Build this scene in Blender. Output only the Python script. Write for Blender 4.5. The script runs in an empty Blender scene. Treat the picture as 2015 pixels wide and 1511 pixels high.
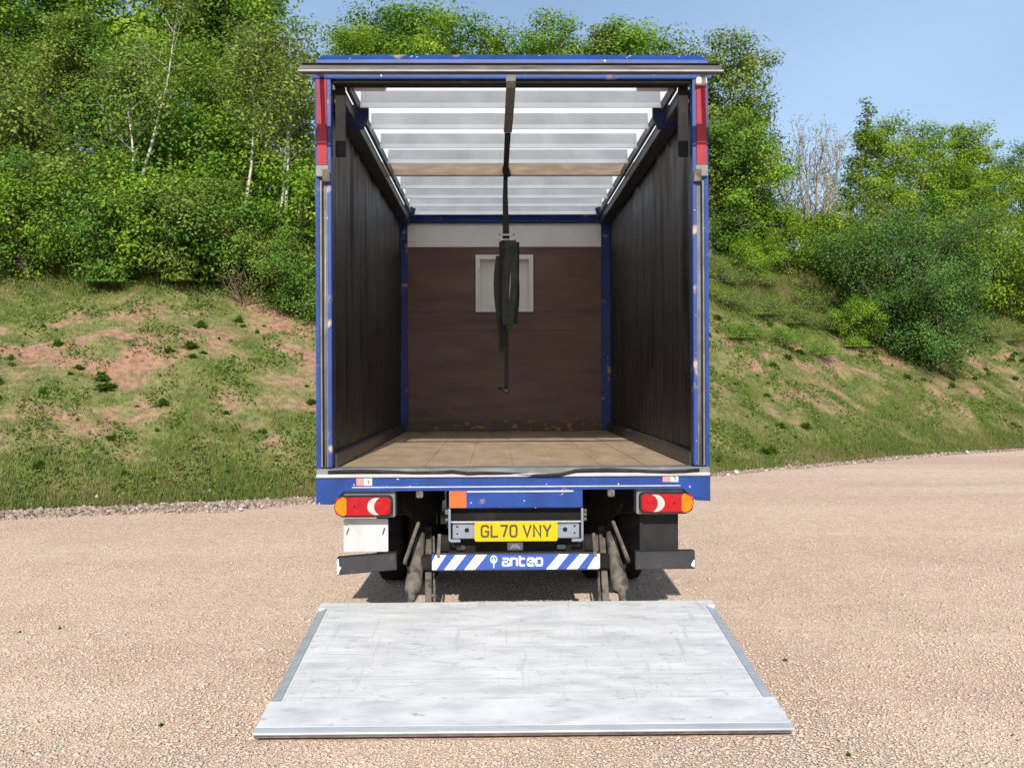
import bpy, bmesh, math, random
import numpy as np
from mathutils import Vector, Matrix, Euler

# ------------------------------------------------------------ camera, sky, sun, exposure
scene = bpy.context.scene
COL = scene.collection
R = math.radians
F = 1950.0                      # focal length in photo pixels
CX, CD, CH = -0.112, 6.44, 1.64  # camera x, distance behind the truck's rear plane, eye height

cam_d = bpy.data.cameras.new('camera')
cam_d.sensor_width = 36.0
cam_d.lens = 36.0 * F / 2015.0
cam_d.clip_start = 0.05
cam_d.clip_end = 3000
cam = bpy.data.objects.new('camera', cam_d)
COL.objects.link(cam)
cam.matrix_world = (Matrix.Translation((CX, -CD, CH)) @ Euler((R(90), 0, R(-0.896))).to_matrix().to_4x4()
                    @ Matrix.Rotation(R(-0.25), 4, 'Z'))
scene.camera = cam

SUN_EL, SUN_AZ = 35.0, 2.0       # elevation; azimuth off the truck's axis, behind the camera
world = bpy.data.worlds.new('World')
scene.world = world
world.use_nodes = True
wn, wl = world.node_tree.nodes, world.node_tree.links
wn.clear()
wo = wn.new('ShaderNodeOutputWorld')
wb = wn.new('ShaderNodeBackground')
sky = wn.new('ShaderNodeTexSky')
sky.sky_type = 'NISHITA'
sky.sun_disc = False
sky.sun_elevation = R(SUN_EL)
sky.sun_rotation = R(180 + SUN_AZ)
sky.altitude = 100
sky.air_density = 1.0
sky.dust_density = 1.6
sky.ozone_density = 1.2
wb.inputs['Strength'].default_value = 0.092
# thin high cloud veil
wtc = wn.new('ShaderNodeTexCoord')
wmap = wn.new('ShaderNodeMapping')
wmap.inputs['Scale'].default_value = (1.2, 1.2, 3.5)
wno = wn.new('ShaderNodeTexNoise')
wno.inputs['Scale'].default_value = 1.1
wno.inputs['Detail'].default_value = 2
wno.inputs['Roughness'].default_value = 0.5
wrp = wn.new('ShaderNodeMapRange')
wrp.inputs['From Min'].default_value = 0.25
wrp.inputs['From Max'].default_value = 0.75
wrp.inputs['To Max'].default_value = 0.45
wmx = wn.new('ShaderNodeMix')
wmx.data_type = 'RGBA'
wmx.inputs['B'].default_value = (6.4, 8.8, 12.6, 1)
wl.new(wtc.outputs['Generated'], wmap.inputs['Vector'])
wl.new(wmap.outputs['Vector'], wno.inputs['Vector'])
wl.new(wno.outputs['Fac'], wrp.inputs['Value'])
wl.new(wrp.outputs['Result'], wmx.inputs['Factor'])
wl.new(sky.outputs['Color'], wmx.inputs['A'])
wl.new(wmx.outputs['Result'], wb.inputs['Color'])
wl.new(wb.outputs['Background'], wo.inputs['Surface'])

sun_d = bpy.data.lights.new('sun', 'SUN')
sun_d.energy = 4.9
sun_d.angle = R(0.53)
sun_d.color = (1.0, 0.955, 0.885)
sun = bpy.data.objects.new('sun', sun_d)
COL.objects.link(sun)
sdir = Vector((math.sin(R(SUN_AZ)) * math.cos(R(SUN_EL)), math.cos(R(SUN_AZ)) * math.cos(R(SUN_EL)), -math.sin(R(SUN_EL))))
sun.rotation_euler = sdir.to_track_quat('-Z', 'Y').to_euler()
sun.location = (0, -20, 20)

vs = scene.view_settings
vs.view_transform = 'Standard'
vs.look = 'None'
vs.gamma = 1.0
vs.exposure = 0.45
scene.render.engine = 'CYCLES'

rng = np.random.default_rng(7)
random.seed(7)


# ------------------------------------------------------------ helpers
def px(x, y, dy=0.0):
    """photo pixel -> (X, Z) on the plane at world Y = dy"""
    d = CD + dy
    return (x - 977.0) * d / F + CX, CH - (y - 755.0) * d / F


def tag(o, label=None, cat=None, group=None, kind=None):
    if label: o['label'] = label
    if cat: o['category'] = cat
    if group: o['group'] = group
    if kind: o['kind'] = kind
    return o


def empty(name, loc=(0, 0, 0)):
    o = bpy.data.objects.new(name, None)
    o.empty_display_size = 0.2
    o.location = loc
    COL.objects.link(o)
    return o


def link(name, me, mat=None, parent=None, smooth=False):
    o = bpy.data.objects.new(name, me)
    if mat is not None and not me.materials:
        me.materials.append(mat)
    if smooth:
        me.polygons.foreach_set('use_smooth', [True] * len(me.polygons))
    COL.objects.link(o)
    if parent is not None:
        o.parent = parent
    return o


def from_bm(name, bm, mat, parent=None, smooth=False):
    bmesh.ops.recalc_face_normals(bm, faces=bm.faces)
    me = bpy.data.meshes.new(name)
    bm.to_mesh(me)
    bm.free()
    return link(name, me, mat, parent, smooth)


def bm_box(bm, x0, x1, y0, y1, z0, z1):
    v = [bm.verts.new(c) for c in ((x0, y0, z0), (x1, y0, z0), (x1, y1, z0), (x0, y1, z0),
                                   (x0, y0, z1), (x1, y0, z1), (x1, y1, z1), (x0, y1, z1))]
    for f in ((0, 3, 2, 1), (4, 5, 6, 7), (0, 1, 5, 4), (1, 2, 6, 5), (2, 3, 7, 6), (3, 0, 4, 7)):
        bm.faces.new([v[i] for i in f])
    return v


def box(name, x0, x1, y0, y1, z0, z1, mat, parent=None, bev=0.003):
    bm = bmesh.new()
    bm_box(bm, min(x0, x1), max(x0, x1), min(y0, y1), max(y0, y1), min(z0, z1), max(z0, z1))
    if bev:
        b = min(bev, 0.3 * min(abs(x1 - x0), abs(y1 - y0), abs(z1 - z0)))
        bmesh.ops.bevel(bm, geom=bm.edges[:], offset=b, segments=2, affect='EDGES')
    return from_bm(name, bm, mat, parent)


def prism(name, pts, y0, y1, mat, parent=None, bev=0.0):
    """outline in X,Z extruded from y0 (rear, towards camera) to y1"""
    bm = bmesh.new()
    a = [bm.verts.new((x, y0, z)) for x, z in pts]
    b = [bm.verts.new((x, y1, z)) for x, z in pts]
    fa = bm.faces.new(a)
    bm.faces.new(b[::-1])
    n = len(pts)
    for i in range(n):
        bm.faces.new((a[i], b[i], b[(i + 1) % n], a[(i + 1) % n]))
    if bev:
        bmesh.ops.bevel(bm, geom=list(fa.edges), offset=bev, segments=2, affect='EDGES')
    return from_bm(name, bm, mat, parent)


def prism_x(name, pts, x0, x1, mat, parent=None, bev=0.0):
    """outline in Y,Z extruded along X"""
    bm = bmesh.new()
    a = [bm.verts.new((x0, y, z)) for y, z in pts]
    b = [bm.verts.new((x1, y, z)) for y, z in pts]
    bm.faces.new(a)
    bm.faces.new(b[::-1])
    n = len(pts)
    for i in range(n):
        bm.faces.new((a[i], b[i], b[(i + 1) % n], a[(i + 1) % n]))
    if bev:
        bmesh.ops.bevel(bm, geom=bm.edges[:], offset=bev, segments=1, affect='EDGES')
    return from_bm(name, bm, mat, parent)


def rrect(x0, x1, z0, z1, r, seg=5, rl=None):
    """rounded rectangle outline"""
    pts = []
    for cx, cz, a0, rr in ((x1, z1, 0, r), (x0, z1, 90, rl or r), (x0, z0, 180, rl or r), (x1, z0, 270, r)):
        ox = cx - rr if a0 in (0, 270) else cx + rr
        oz = cz - rr if a0 in (0, 90) else cz + rr
        for i in range(seg + 1):
            a = R(a0 + 90 * i / seg)
            pts.append((ox + rr * math.cos(a), oz + rr * math.sin(a)))
    return pts


def disc(cx, cz, rx, rz, n=24):
    return [(cx + rx * math.cos(2 * math.pi * i / n), cz + rz * math.sin(2 * math.pi * i / n)) for i in range(n)]


def tube_bm(bm, pts, radii, sides=8, cap=True):
    pts = [Vector(p) for p in pts]
    rings = []
    for i, p in enumerate(pts):
        t = (pts[min(i + 1, len(pts) - 1)] - pts[max(i - 1, 0)])
        if t.length < 1e-6: t = Vector((0, 0, 1))
        t.normalize()
        up = Vector((0, 0, 1)) if abs(t.z) < 0.9 else Vector((1, 0, 0))
        u = t.cross(up).normalized()
        w = t.cross(u).normalized()
        rr = radii[i] if hasattr(radii, '__len__') else radii
        rings.append([bm.verts.new(p + (u * math.cos(2 * math.pi * k / sides) + w * math.sin(2 * math.pi * k / sides)) * rr) for k in range(sides)])
    for a, b in zip(rings, rings[1:]):
        for k in range(sides):
            bm.faces.new((a[k], a[(k + 1) % sides], b[(k + 1) % sides], b[k]))
    if cap:
        bm.faces.new(rings[0][::-1])
        bm.faces.new(rings[-1])


def tube(name, pts, radii, mat, parent=None, sides=10, smooth=True):
    bm = bmesh.new()
    tube_bm(bm, pts, radii, sides)
    return from_bm(name, bm, mat, parent, smooth)


def bar(name, p0, p1, w, h, mat, parent=None, bev=0.004):
    """box beam of width w (across X) from p0 to p1"""
    p0, p1 = Vector(p0), Vector(p1)
    t = (p1 - p0).normalized()
    side = Vector((1, 0, 0))
    side = (side - t * side.dot(t)).normalized()
    up = t.cross(side).normalized()
    bm = bmesh.new()
    vs_ = []
    for p in (p0, p1):
        for a, b in ((-1, -1), (1, -1), (1, 1), (-1, 1)):
            vs_.append(bm.verts.new(p + side * (a * w / 2) + up * (b * h / 2)))
    for f in ((0, 1, 2, 3), (7, 6, 5, 4), (0, 4, 5, 1), (1, 5, 6, 2), (2, 6, 7, 3), (3, 7, 4, 0)):
        bm.faces.new([vs_[i] for i in f])
    if bev:
        bmesh.ops.bevel(bm, geom=bm.edges[:], offset=min(bev, w * .3, h * .3), segments=2, affect='EDGES')
    return from_bm(name, bm, mat, parent)


def strokes(name, lines, half, thick, y, mat, parent):
    """flat lettering: mitred strokes in the X,Z plane, standing `thick` proud of y towards the camera"""
    bm = bmesh.new()
    for q, ln in enumerate(lines):
        yy = y - 0.00015 * (q % 4)
        P = [Vector((x, z)) for x, z in ln]
        n = len(P)
        closed = (P[0] - P[-1]).length < 1e-6
        dirs = [(P[k + 1] - P[k]).normalized() for k in range(n - 1)]
        rings = []
        for k in range(n):
            d0 = dirs[k - 1] if k > 0 else (dirs[-1] if closed else dirs[0])
            d1 = dirs[k] if k < n - 1 else (dirs[0] if closed else dirs[-1])
            t = d0 + d1
            t = t.normalized() if t.length > 1e-4 else d1
            w = Vector((-t.y, t.x))
            c = max(abs(w.dot(Vector((-d1.y, d1.x)))), 0.42)
            p = P[k].copy()
            if not closed and k == 0: p -= d1 * half * 0.5
            if not closed and k == n - 1: p += d0 * half * 0.5
            a, b = p + w * (half / c), p - w * (half / c)
            rings.append([bm.verts.new((a.x, yy + thick, a.y)), bm.verts.new((a.x, yy - thick, a.y)),
                          bm.verts.new((b.x, yy - thick, b.y)), bm.verts.new((b.x, yy + thick, b.y))])
        for a, b in zip(rings, rings[1:]):
            for k in range(4): bm.faces.new((a[k], a[(k + 1) % 4], b[(k + 1) % 4], b[k]))
        bm.faces.new(rings[0][::-1]); bm.faces.new(rings[-1])
    return from_bm(name, bm, mat, parent)


def nmesh(name, verts, faces, attrs=None):
    """fast mesh from numpy arrays; faces (N,k)"""
    me = bpy.data.meshes.new(name)
    nv, (nf, k) = len(verts), faces.shape
    me.vertices.add(nv)
    me.vertices.foreach_set('co', np.ascontiguousarray(verts, dtype=np.float32).ravel())
    me.loops.add(nf * k)
    me.loops.foreach_set('vertex_index', np.ascontiguousarray(faces, dtype=np.int32).ravel())
    me.polygons.add(nf)
    me.polygons.foreach_set('loop_start', np.arange(0, nf * k, k, dtype=np.int32))
    me.polygons.foreach_set('loop_total', np.full(nf, k, dtype=np.int32))
    for an, av in (attrs or {}).items():
        at = me.attributes.new(an, 'FLOAT', 'POINT')
        at.data.foreach_set('value', np.ascontiguousarray(av, dtype=np.float32))
    me.update(calc_edges=True)
    return me


def vnoise(x, y, s, seed=0):
    """smooth 2D value noise in 0..1"""
    g = np.random.default_rng(seed).random((257, 257))
    u, v = np.asarray(x) / s + 500.3, np.asarray(y) / s + 500.7
    iu, iv = np.floor(u).astype(int), np.floor(v).astype(int)
    fu, fv = u - iu, v - iv
    fu, fv = fu * fu * (3 - 2 * fu), fv * fv * (3 - 2 * fv)
    a, b = iu % 256, iv % 256
    return ((g[a, b] * (1 - fu) + g[a + 1, b] * fu) * (1 - fv) + (g[a, b + 1] * (1 - fu) + g[a + 1, b + 1] * fu) * fv)


def fbm(x, y, s, seed=0, octv=4):
    t, amp, tot = 0, 1.0, 0
    for i in range(octv):
        t = t + amp * vnoise(x, y, s / 2 ** i, seed + i * 17)
        tot += amp
        amp *= 0.55
    return t / tot


# ------------------------------------------------------------ materials
def mat(name, col, rough=0.6, metal=0.0, var=0.0, vscale=3.0, col2=None, c2scale=8.0, c2lo=0.6, c2hi=0.7,
        bump=0.0, bscale=60.0, spec=0.5, stretch=(1, 1, 1), rvar=0.0, col3=None, c3scale=40.0, c3lo=0.7, c3hi=0.74):
    m = bpy.data.materials.new(name)
    m.use_nodes = True
    n, l = m.node_tree.nodes, m.node_tree.links
    b = n['Principled BSDF']
    b.inputs['Roughness'].default_value = rough
    b.inputs['Metallic'].default_value = metal
    b.inputs['Specular IOR Level'].default_value = spec
    b.inputs['Base Color'].default_value = (*col, 1)
    tc = n.new('ShaderNodeTexCoord')
    mp = n.new('ShaderNodeMapping')
    mp.inputs['Scale'].default_value = stretch
    l.new(tc.outputs['Object'], mp.inputs['Vector'])

    def noise(s, d=4):
        t = n.new('ShaderNodeTexNoise')
        t.inputs['Scale'].default_value = s
        t.inputs['Detail'].default_value = d
        l.new(mp.outputs['Vector'], t.inputs['Vector'])
        return t.outputs['Fac']
    cur = None
    if var or rvar:
        f = noise(vscale, 6)
    if var:
        mr = n.new('ShaderNodeMapRange')
        mr.inputs['From Min'].default_value = 0.3
        mr.inputs['From Max'].default_value = 0.7
        mr.inputs['To Min'].default_value = 1 - var
        mr.inputs['To Max'].default_value = 1 + var
        l.new(f, mr.inputs['Value'])
        hm = n.new('ShaderNodeMix')
        hm.data_type = 'RGBA'
        hm.blend_type = 'MULTIPLY'
        hm.inputs['Factor'].default_value = 1
        hm.inputs['A'].default_value = (*col, 1)
        l.new(mr.outputs['Result'], hm.inputs['B'])
        cur = hm.outputs['Result']
    for c2, sc, lo, hi in ((col2, c2scale, c2lo, c2hi), (col3, c3scale, c3lo, c3hi)):
        if c2 is None: continue
        mr = n.new('ShaderNodeMapRange')
        mr.inputs['From Min'].default_value = lo
        mr.inputs['From Max'].default_value = hi
        l.new(noise(sc, 6), mr.inputs['Value'])
        mx = n.new('ShaderNodeMix')
        mx.data_type = 'RGBA'
        l.new(mr.outputs['Result'], mx.inputs['Factor'])
        if cur is not None: l.new(cur, mx.inputs['A'])
        else: mx.inputs['A'].default_value = (*col, 1)
        mx.inputs['B'].default_value = (*c2, 1)
        cur = mx.outputs['Result']
    if cur is not None:
        l.new(cur, b.inputs['Base Color'])
    if rvar:
        mr = n.new('ShaderNodeMapRange')
        mr.inputs['From Min'].default_value = 0.3
        mr.inputs['From Max'].default_value = 0.7
        mr.inputs['To Min'].default_value = rough - rvar
        mr.inputs['To Max'].default_value = rough + rvar
        l.new(f, mr.inputs['Value'])
        l.new(mr.outputs['Result'], b.inputs['Roughness'])
    if bump:
        bp = n.new('ShaderNodeBump')
        bp.inputs['Strength'].default_value = bump
        bp.inputs['Distance'].default_value = 0.01
        l.new(noise(bscale, 5), bp.inputs['Height'])
        l.new(bp.outputs['Normal'], b.inputs['Normal'])
    return m


def tone_mat(name, stops, rough=0.6, trans=0.0, spec=0.3, noise_amt=0.0, nscale=8.0, bump=0.0):
    """colour picked by the per-piece 'tone' attribute; trans = share of light let through (leaves)"""
    m = bpy.data.materials.new(name)
    m.use_nodes = True
    n, l = m.node_tree.nodes, m.node_tree.links
    b = n['Principled BSDF']
    b.inputs['Roughness'].default_value = rough
    b.inputs['Specular IOR Level'].default_value = spec
    at = n.new('ShaderNodeAttribute')
    at.attribute_name = 'tone'
    cr = n.new('ShaderNodeValToRGB')
    e = cr.color_ramp.elements
    e[0].position, e[0].color = stops[0][0], (*stops[0][1], 1)
    e[1].position, e[1].color = stops[-1][0], (*stops[-1][1], 1)
    for p, c in stops[1:-1]:
        k = e.new(p)
        k.color = (*c, 1)
    l.new(at.outputs['Fac'], cr.inputs['Fac'])
    out = cr.outputs['Color']
    if noise_amt:
        tc = n.new('ShaderNodeTexCoord')
        nt = n.new('ShaderNodeTexNoise')
        nt.inputs['Scale'].default_value = nscale
        nt.inputs['Detail'].default_value = 6
        l.new(tc.outputs['Object'], nt.inputs['Vector'])
        mr = n.new('ShaderNodeMapRange')
        mr.inputs['From Min'].default_value = .3
        mr.inputs['From Max'].default_value = .7
        mr.inputs['To Min'].default_value = 1 - noise_amt
        mr.inputs['To Max'].default_value = 1 + noise_amt
        l.new(nt.outputs['Fac'], mr.inputs['Value'])
        mx = n.new('ShaderNodeMix')
        mx.data_type = 'RGBA'
        mx.blend_type = 'MULTIPLY'
        mx.inputs['Factor'].default_value = 1
        l.new(out, mx.inputs['A'])
        l.new(mr.outputs['Result'], mx.inputs['B'])
        out = mx.outputs['Result']
        if bump:
            nb2 = n.new('ShaderNodeTexNoise')
            nb2.inputs['Scale'].default_value = 22
            nb2.inputs['Detail'].default_value = 8
            l.new(tc.outputs['Object'], nb2.inputs['Vector'])
            bp = n.new('ShaderNodeBump')
            bp.inputs['Strength'].default_value = bump
            bp.inputs['Distance'].default_value = 0.06
            l.new(nb2.outputs['Fac'], bp.inputs['Height'])
            l.new(bp.outputs['Normal'], b.inputs['Normal'])
    l.new(out, b.inputs['Base Color'])
    if trans:
        t = n.new('ShaderNodeBsdfTranslucent')
        l.new(out, t.inputs['Color'])
        ms = n.new('ShaderNodeMixShader')
        ms.inputs['Fac'].default_value = trans
        l.new(b.outputs['BSDF'], ms.inputs[1])
        l.new(t.outputs['BSDF'], ms.inputs[2])
        l.new(ms.outputs['Shader'], n['Material Output'].inputs['Surface'])
    return m


M = {}
M['blue'] = mat('blue_paint', (0.007, 0.034, 0.17), 0.5, 0, 0.3, 5, (0.42, 0.43, 0.44), 24, 0.69, 0.71, 0.12, 40,
                col3=(0.22, 0.16, 0.11), c3scale=7, c3lo=0.65, c3hi=0.76, spec=0.3)
M['blue_dirty'] = mat('blue_paint_dusty', (0.007, 0.032, 0.165), 0.5, 0, 0.25, 6, (0.33, 0.27, 0.2), 7, 0.62, 0.72, 0.1, 70,
                      col3=(0.6, 0.6, 0.6), c3scale=45, c3lo=0.70, c3hi=0.71)
M['blue_dark'] = mat('dark_blue_paint', (0.010, 0.022, 0.10), 0.5, 0, 0.2, 6)
M['alu'] = mat('aluminium', (0.48, 0.48, 0.48), 0.45, 0.75, 0.12, 6, (0.4, 0.37, 0.33), 9, 0.64, 0.8, 0.08, 120)
M['alu_dull'] = mat('dull_aluminium_seal', (0.15, 0.15, 0.15), 0.55, 0.35, 0.3, 7, (0.24, 0.21, 0.17), 12, 0.55, 0.75, 0.1, 90)
M['rubber'] = mat('black_rubber', (0.013, 0.012, 0.012), 0.75, 0, 0.3, 12, (0.045, 0.038, 0.032), 8, 0.58, 0.8, 0.1, 80, spec=.25)
M['black'] = mat('black_painted_steel', (0.014, 0.014, 0.016), 0.6, 0, 0.3, 9, (0.10, 0.085, 0.065), 12, 0.63, 0.8, 0.08, 70,
                 col3=(0.6, 0.6, 0.58), c3scale=30, c3lo=0.755, c3hi=0.765)
M['chassis'] = mat('grimy_chassis', (0.008, 0.0075, 0.007), 0.85, 0, 0.4, 8, (0.025, 0.02, 0.016), 6, 0.55, 0.8, spec=.2)
M['grey_paint'] = mat('grey_painted_steel', (0.17, 0.19, 0.22), 0.5, 0.2, 0.15, 10, (0.25, 0.2, 0.15), 12, 0.66, 0.8)
M['dusty'] = mat('dusty_steel', (0.098, 0.082, 0.063), 0.85, 0, 0.45, 14, (0.03, 0.028, 0.026), 12, 0.52, 0.64, 0.2, 60)
M['red_tape'] = mat('red_reflective_strip', (0.27, 0.034, 0.042), 0.65, 0, 0.1, 10, spec=0.15)
M['cream'] = mat('cream_block', (0.62, 0.52, 0.38), 0.6, 0, 0.1, 10)
M['galv'] = mat('galvanised_roof_steel', (0.56, 0.57, 0.58), 0.42, 0.2, 0.16, 4, (0.55, 0.52, 0.5), 6, 0.62, 0.8, 0.06, 30)
M['wood'] = mat('bare_timber', (0.66, 0.51, 0.37), 0.7, 0, 0.22, 5, (0.50, 0.33, 0.2), 4, 0.56, 0.75, 0.1, 40, stretch=(1, 6, 6))
M['ply_dark'] = mat('brown_phenolic_plywood', (0.12, 0.065, 0.051), 0.5, 0, 0.28, 3, (0.16, 0.09, 0.068), 2.2, 0.5, 0.75, 0.05, 60,
                    stretch=(0.6, 1, 2.5), col3=(0.36, 0.33, 0.30), c3scale=60, c3lo=0.745, c3hi=0.76)
M['white_panel'] = mat('white_panel', (0.82, 0.81, 0.78), 0.55, 0, 0.06, 4, (0.42, 0.37, 0.3), 7, 0.64, 0.82, 0.05, 60)
M['pane'] = mat('cream_window_panel', (0.80, 0.78, 0.73), 0.5, 0, 0.06, 4)
M['curtain'] = mat('black_curtain_pvc', (0.015, 0.014, 0.0145), 0.46, 0, 0.4, 4, (0.033, 0.029, 0.026), 3, 0.5, 0.75, 0.15, 35,
                   stretch=(1, 3, 0.5), rvar=0.12)
M['rail_dark'] = mat('dark_rail', (0.035, 0.036, 0.04), 0.42, 0.2, 0.3, 6)
M['white_paint'] = mat('white_sheet', (0.385, 0.39, 0.39), 0.75, 0, 0.1, 5, (0.27, 0.235, 0.18), 6, 0.52, 0.78, col3=(0.36, 0.30, 0.22), c3scale=22, c3lo=0.69, c3hi=0.75)
M['orange'] = mat('orange_sticker', (0.44, 0.075, 0.006), 0.65, 0, 0.16, 12, (0.6, 0.5, 0.45), 25, 0.68, 0.72)
M['plate'] = mat('yellow_plate', (0.43, 0.305, 0.004), 0.55, 0, 0.05, 8, spec=0.15)
M['ink'] = mat('dark_ink', (0.045, 0.032, 0.008), 0.5)
M['white'] = mat('white_sticker', (0.54, 0.55, 0.57), 0.6, 0, 0.05, 9, spec=0.2)
M['pale_blue'] = mat('pale_emblem', (0.45, 0.55, 0.75), 0.45)
M['sign_blue'] = mat('sign_blue', (0.018, 0.055, 0.26), 0.4, 0, 0.08, 9, (0.3, 0.3, 0.3), 40, 0.70, 0.72)
M['pink'] = mat('pink_sticker', (0.50, 0.20, 0.20), 0.6, 0, 0.1, 9, spec=.2)
M['lamp_red'] = mat('red_lens', (0.30, 0.004, 0.010), 0.2, 0, 0.2, 25, bump=0.12, bscale=60, spec=0.4)
M['lamp_amber'] = mat('amber_lens', (0.50, 0.15, 0.004), 0.2, 0, 0.2, 25, bump=0.12, bscale=60, spec=0.4)
M['lamp_white'] = mat('clear_lens', (0.36, 0.355, 0.33), 0.2, 0, 0.1, 25, bump=0.12, bscale=60, spec=0.4)
M['webbing'] = mat('grey_webbing_sunlit', (0.14, 0.135, 0.12), 0.85, 0, 0.15, 30, bump=0.3, bscale=300)  # sunlight painted into the strap's near run as a lighter grey
M['webbing_olive'] = mat('olive_webbing', (0.05, 0.055, 0.045), 0.85, 0, 0.3, 14, bump=0.3, bscale=160)
M['webbing_dark'] = mat('dark_webbing', (0.022, 0.024, 0.021), 0.85, 0, 0.35, 14, bump=0.3, bscale=120)
M['steel'] = mat('worn_steel', (0.45, 0.45, 0.45), 0.4, 0.85, 0.15, 20)
M['tyre'] = mat('tyre_rubber', (0.013, 0.012, 0.012), 0.85, 0, 0.3, 9, (0.04, 0.033, 0.026), 6, 0.5, 0.8, spec=.2)
M['glass'] = mat('dark_glass', (0.02, 0.025, 0.03), 0.06, 0, spec=0.7)
M['lamp_grey'] = mat('lamp_cover', (0.62, 0.60, 0.60), 0.3, 0, 0.05, 10)

# roof skin: thin white sheet that lets daylight through
M['alu_mid'] = mat('weathered_aluminium', (0.30, 0.30, 0.30), 0.6, 0.3, 0.2, 8, spec=.3)
M['pole'] = mat('grey_pole', (0.07, 0.07, 0.07), 0.75, 0, 0.35, 6, (0.15, 0.13, 0.11), 9, 0.5, 0.75, spec=.2, stretch=(.4, 3, 3))
M['galv_lip'] = mat('lit_lip_steel', (0.78, 0.79, 0.80), 0.5, 0.0, 0.08, 4)  # bow steel made paler, painting in the light caught along the lips
M['roof'] = mat('translucent_white_roof', (0.78, 0.80, 0.82), 0.5)
_n, _l = M['roof'].node_tree.nodes, M['roof'].node_tree.links
_t = _n.new('ShaderNodeBsdfTranslucent')
_t.inputs['Color'].default_value = (0.84, 0.85, 0.84, 1)
_m = _n.new('ShaderNodeMixShader')
_m.inputs['Fac'].default_value = 0.68
_l.new(_n['Principled BSDF'].outputs['BSDF'], _m.inputs[1])
_l.new(_t.outputs['BSDF'], _m.inputs[2])
_l.new(_m.outputs['Shader'], _n['Material Output'].inputs['Surface'])

# deck of the tail lift: scuffed aluminium, long scratches, grime
def deck_material():
    m = bpy.data.materials.new('scuffed_aluminium_deck')
    m.use_nodes = True
    n, l = m.node_tree.nodes, m.node_tree.links
    b = n['Principled BSDF']
    b.inputs['Metallic'].default_value = 0.25
    tc = n.new('ShaderNodeTexCoord')

    def nz(scale, stretch, det=6, dist=0.0, rot=0.0):
        mp = n.new('ShaderNodeMapping')
        mp.inputs['Scale'].default_value = stretch
        mp.inputs['Rotation'].default_value = (0, 0, rot)
        l.new(tc.outputs['Object'], mp.inputs['Vector'])
        t = n.new('ShaderNodeTexNoise')
        t.inputs['Scale'].default_value = scale
        t.inputs['Detail'].default_value = det
        t.inputs['Distortion'].default_value = dist
        l.new(mp.outputs['Vector'], t.inputs['Vector'])
        return t.outputs['Fac']

    def rng_(src, lo, hi, a=0.0, c=1.0):
        mr = n.new('ShaderNodeMapRange')
        for k, v in zip(('From Min', 'From Max', 'To Min', 'To Max'), (lo, hi, a, c)):
            mr.inputs[k].default_value = v
        l.new(src, mr.inputs['Value'])
        return mr.outputs['Result']

    def mix(fac, a, c):
        mx = n.new('ShaderNodeMix')
        mx.data_type = 'RGBA'
        l.new(fac, mx.inputs['Factor'])
        if isinstance(a, tuple): mx.inputs['A'].default_value = (*a, 1)
        else: l.new(a, mx.inputs['A'])
        mx.inputs['B'].default_value = (*c, 1)
        return mx.outputs['Result']
    c = mix(rng_(nz(3.0, (1, 3, 1)), 0.35, 0.68), (0.545, 0.54, 0.53), (0.65, 0.645, 0.625))
    c = mix(rng_(nz(4.2, (0.8, 1.8, 1), 9), 0.50, 0.66, 0, .6), c, (0.43, 0.435, 0.445))
    c = mix(rng_(nz(13, (0.8, 1.7, 1), 9, 1.0), 0.58, 0.68, 0, .6), c, (0.36, 0.345, 0.32))
    c = mix(rng_(nz(5, (5, 0.5, 1), 7, 0.8), 0.60, 0.70, 0, .5), c, (0.38, 0.38, 0.39))
    c = mix(rng_(nz(4.0, (0.3, 22, 1), 4, 0.4, 0.9), 0.66, 0.69, 0, .6), c, (0.36, 0.36, 0.38))
    c = mix(rng_(nz(4.0, (0.3, 24, 1), 4, 0.5, -0.7), 0.675, 0.70, 0, .6), c, (0.38, 0.38, 0.40))
    for rot, sc, lo in ((0.25, 5, .655), (1.35, 6, .66), (-0.35, 7, .66), (1.75, 4, .665), (-1.1, 8, .67), (0.6, 9, .67)):
        c = mix(rng_(nz(sc, (0.12, 34, 1), 3, 0.15, rot), lo, lo + .012, 0, .6), c, (0.33, 0.33, 0.34))
    c = mix(rng_(nz(26, (1, 1, 1), 6), 0.68, 0.73, 0, .7), c, (0.32, 0.29, 0.25))
    l.new(c, b.inputs['Base Color'])
    l.new(rng_(nz(5, (1, 4, 1)), 0.3, 0.7, 0.40, 0.62), b.inputs['Roughness'])
    bp = n.new('ShaderNodeBump')
    bp.inputs['Strength'].default_value = 0.12
    bp.inputs['Distance'].default_value = 0.004
    l.new(nz(30, (0.5, 6, 1)), bp.inputs['Height'])
    l.new(bp.outputs['Normal'], b.inputs['Normal'])
    return m


M['deck'] = deck_material()
M['deck_tip'] = mat('grey_aluminium_tip', (0.49, 0.49, 0.495), 0.5, 0.2, 0.16, 6, (0.62, 0.62, 0.62), 3.5, 0.42, 0.68, 0.06, 60, stretch=(1, 2, 1), col3=(0.33, 0.31, 0.28), c3scale=11, c3lo=0.64, c3hi=0.74)
M['deck_edge'] = mat('smooth_aluminium_edge', (0.50, 0.52, 0.545), 0.38, 0.55, 0.1, 5, (0.40, 0.41, 0.43), 4, 0.5, 0.75, 0.06, 60, stretch=(1, 4, 1))

# floor boards: worn plywood
M['floor'] = mat('worn_plywood_floor', (0.27, 0.195, 0.12), 0.7, 0, 0.2, 4, (0.215, 0.155, 0.095), 3, 0.5, 0.7, 0.12, 50,
                 stretch=(2.0, 0.7, 1), col3=(0.55, 0.52, 0.48), c3scale=38, c3lo=0.735, c3hi=0.745)


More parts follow.
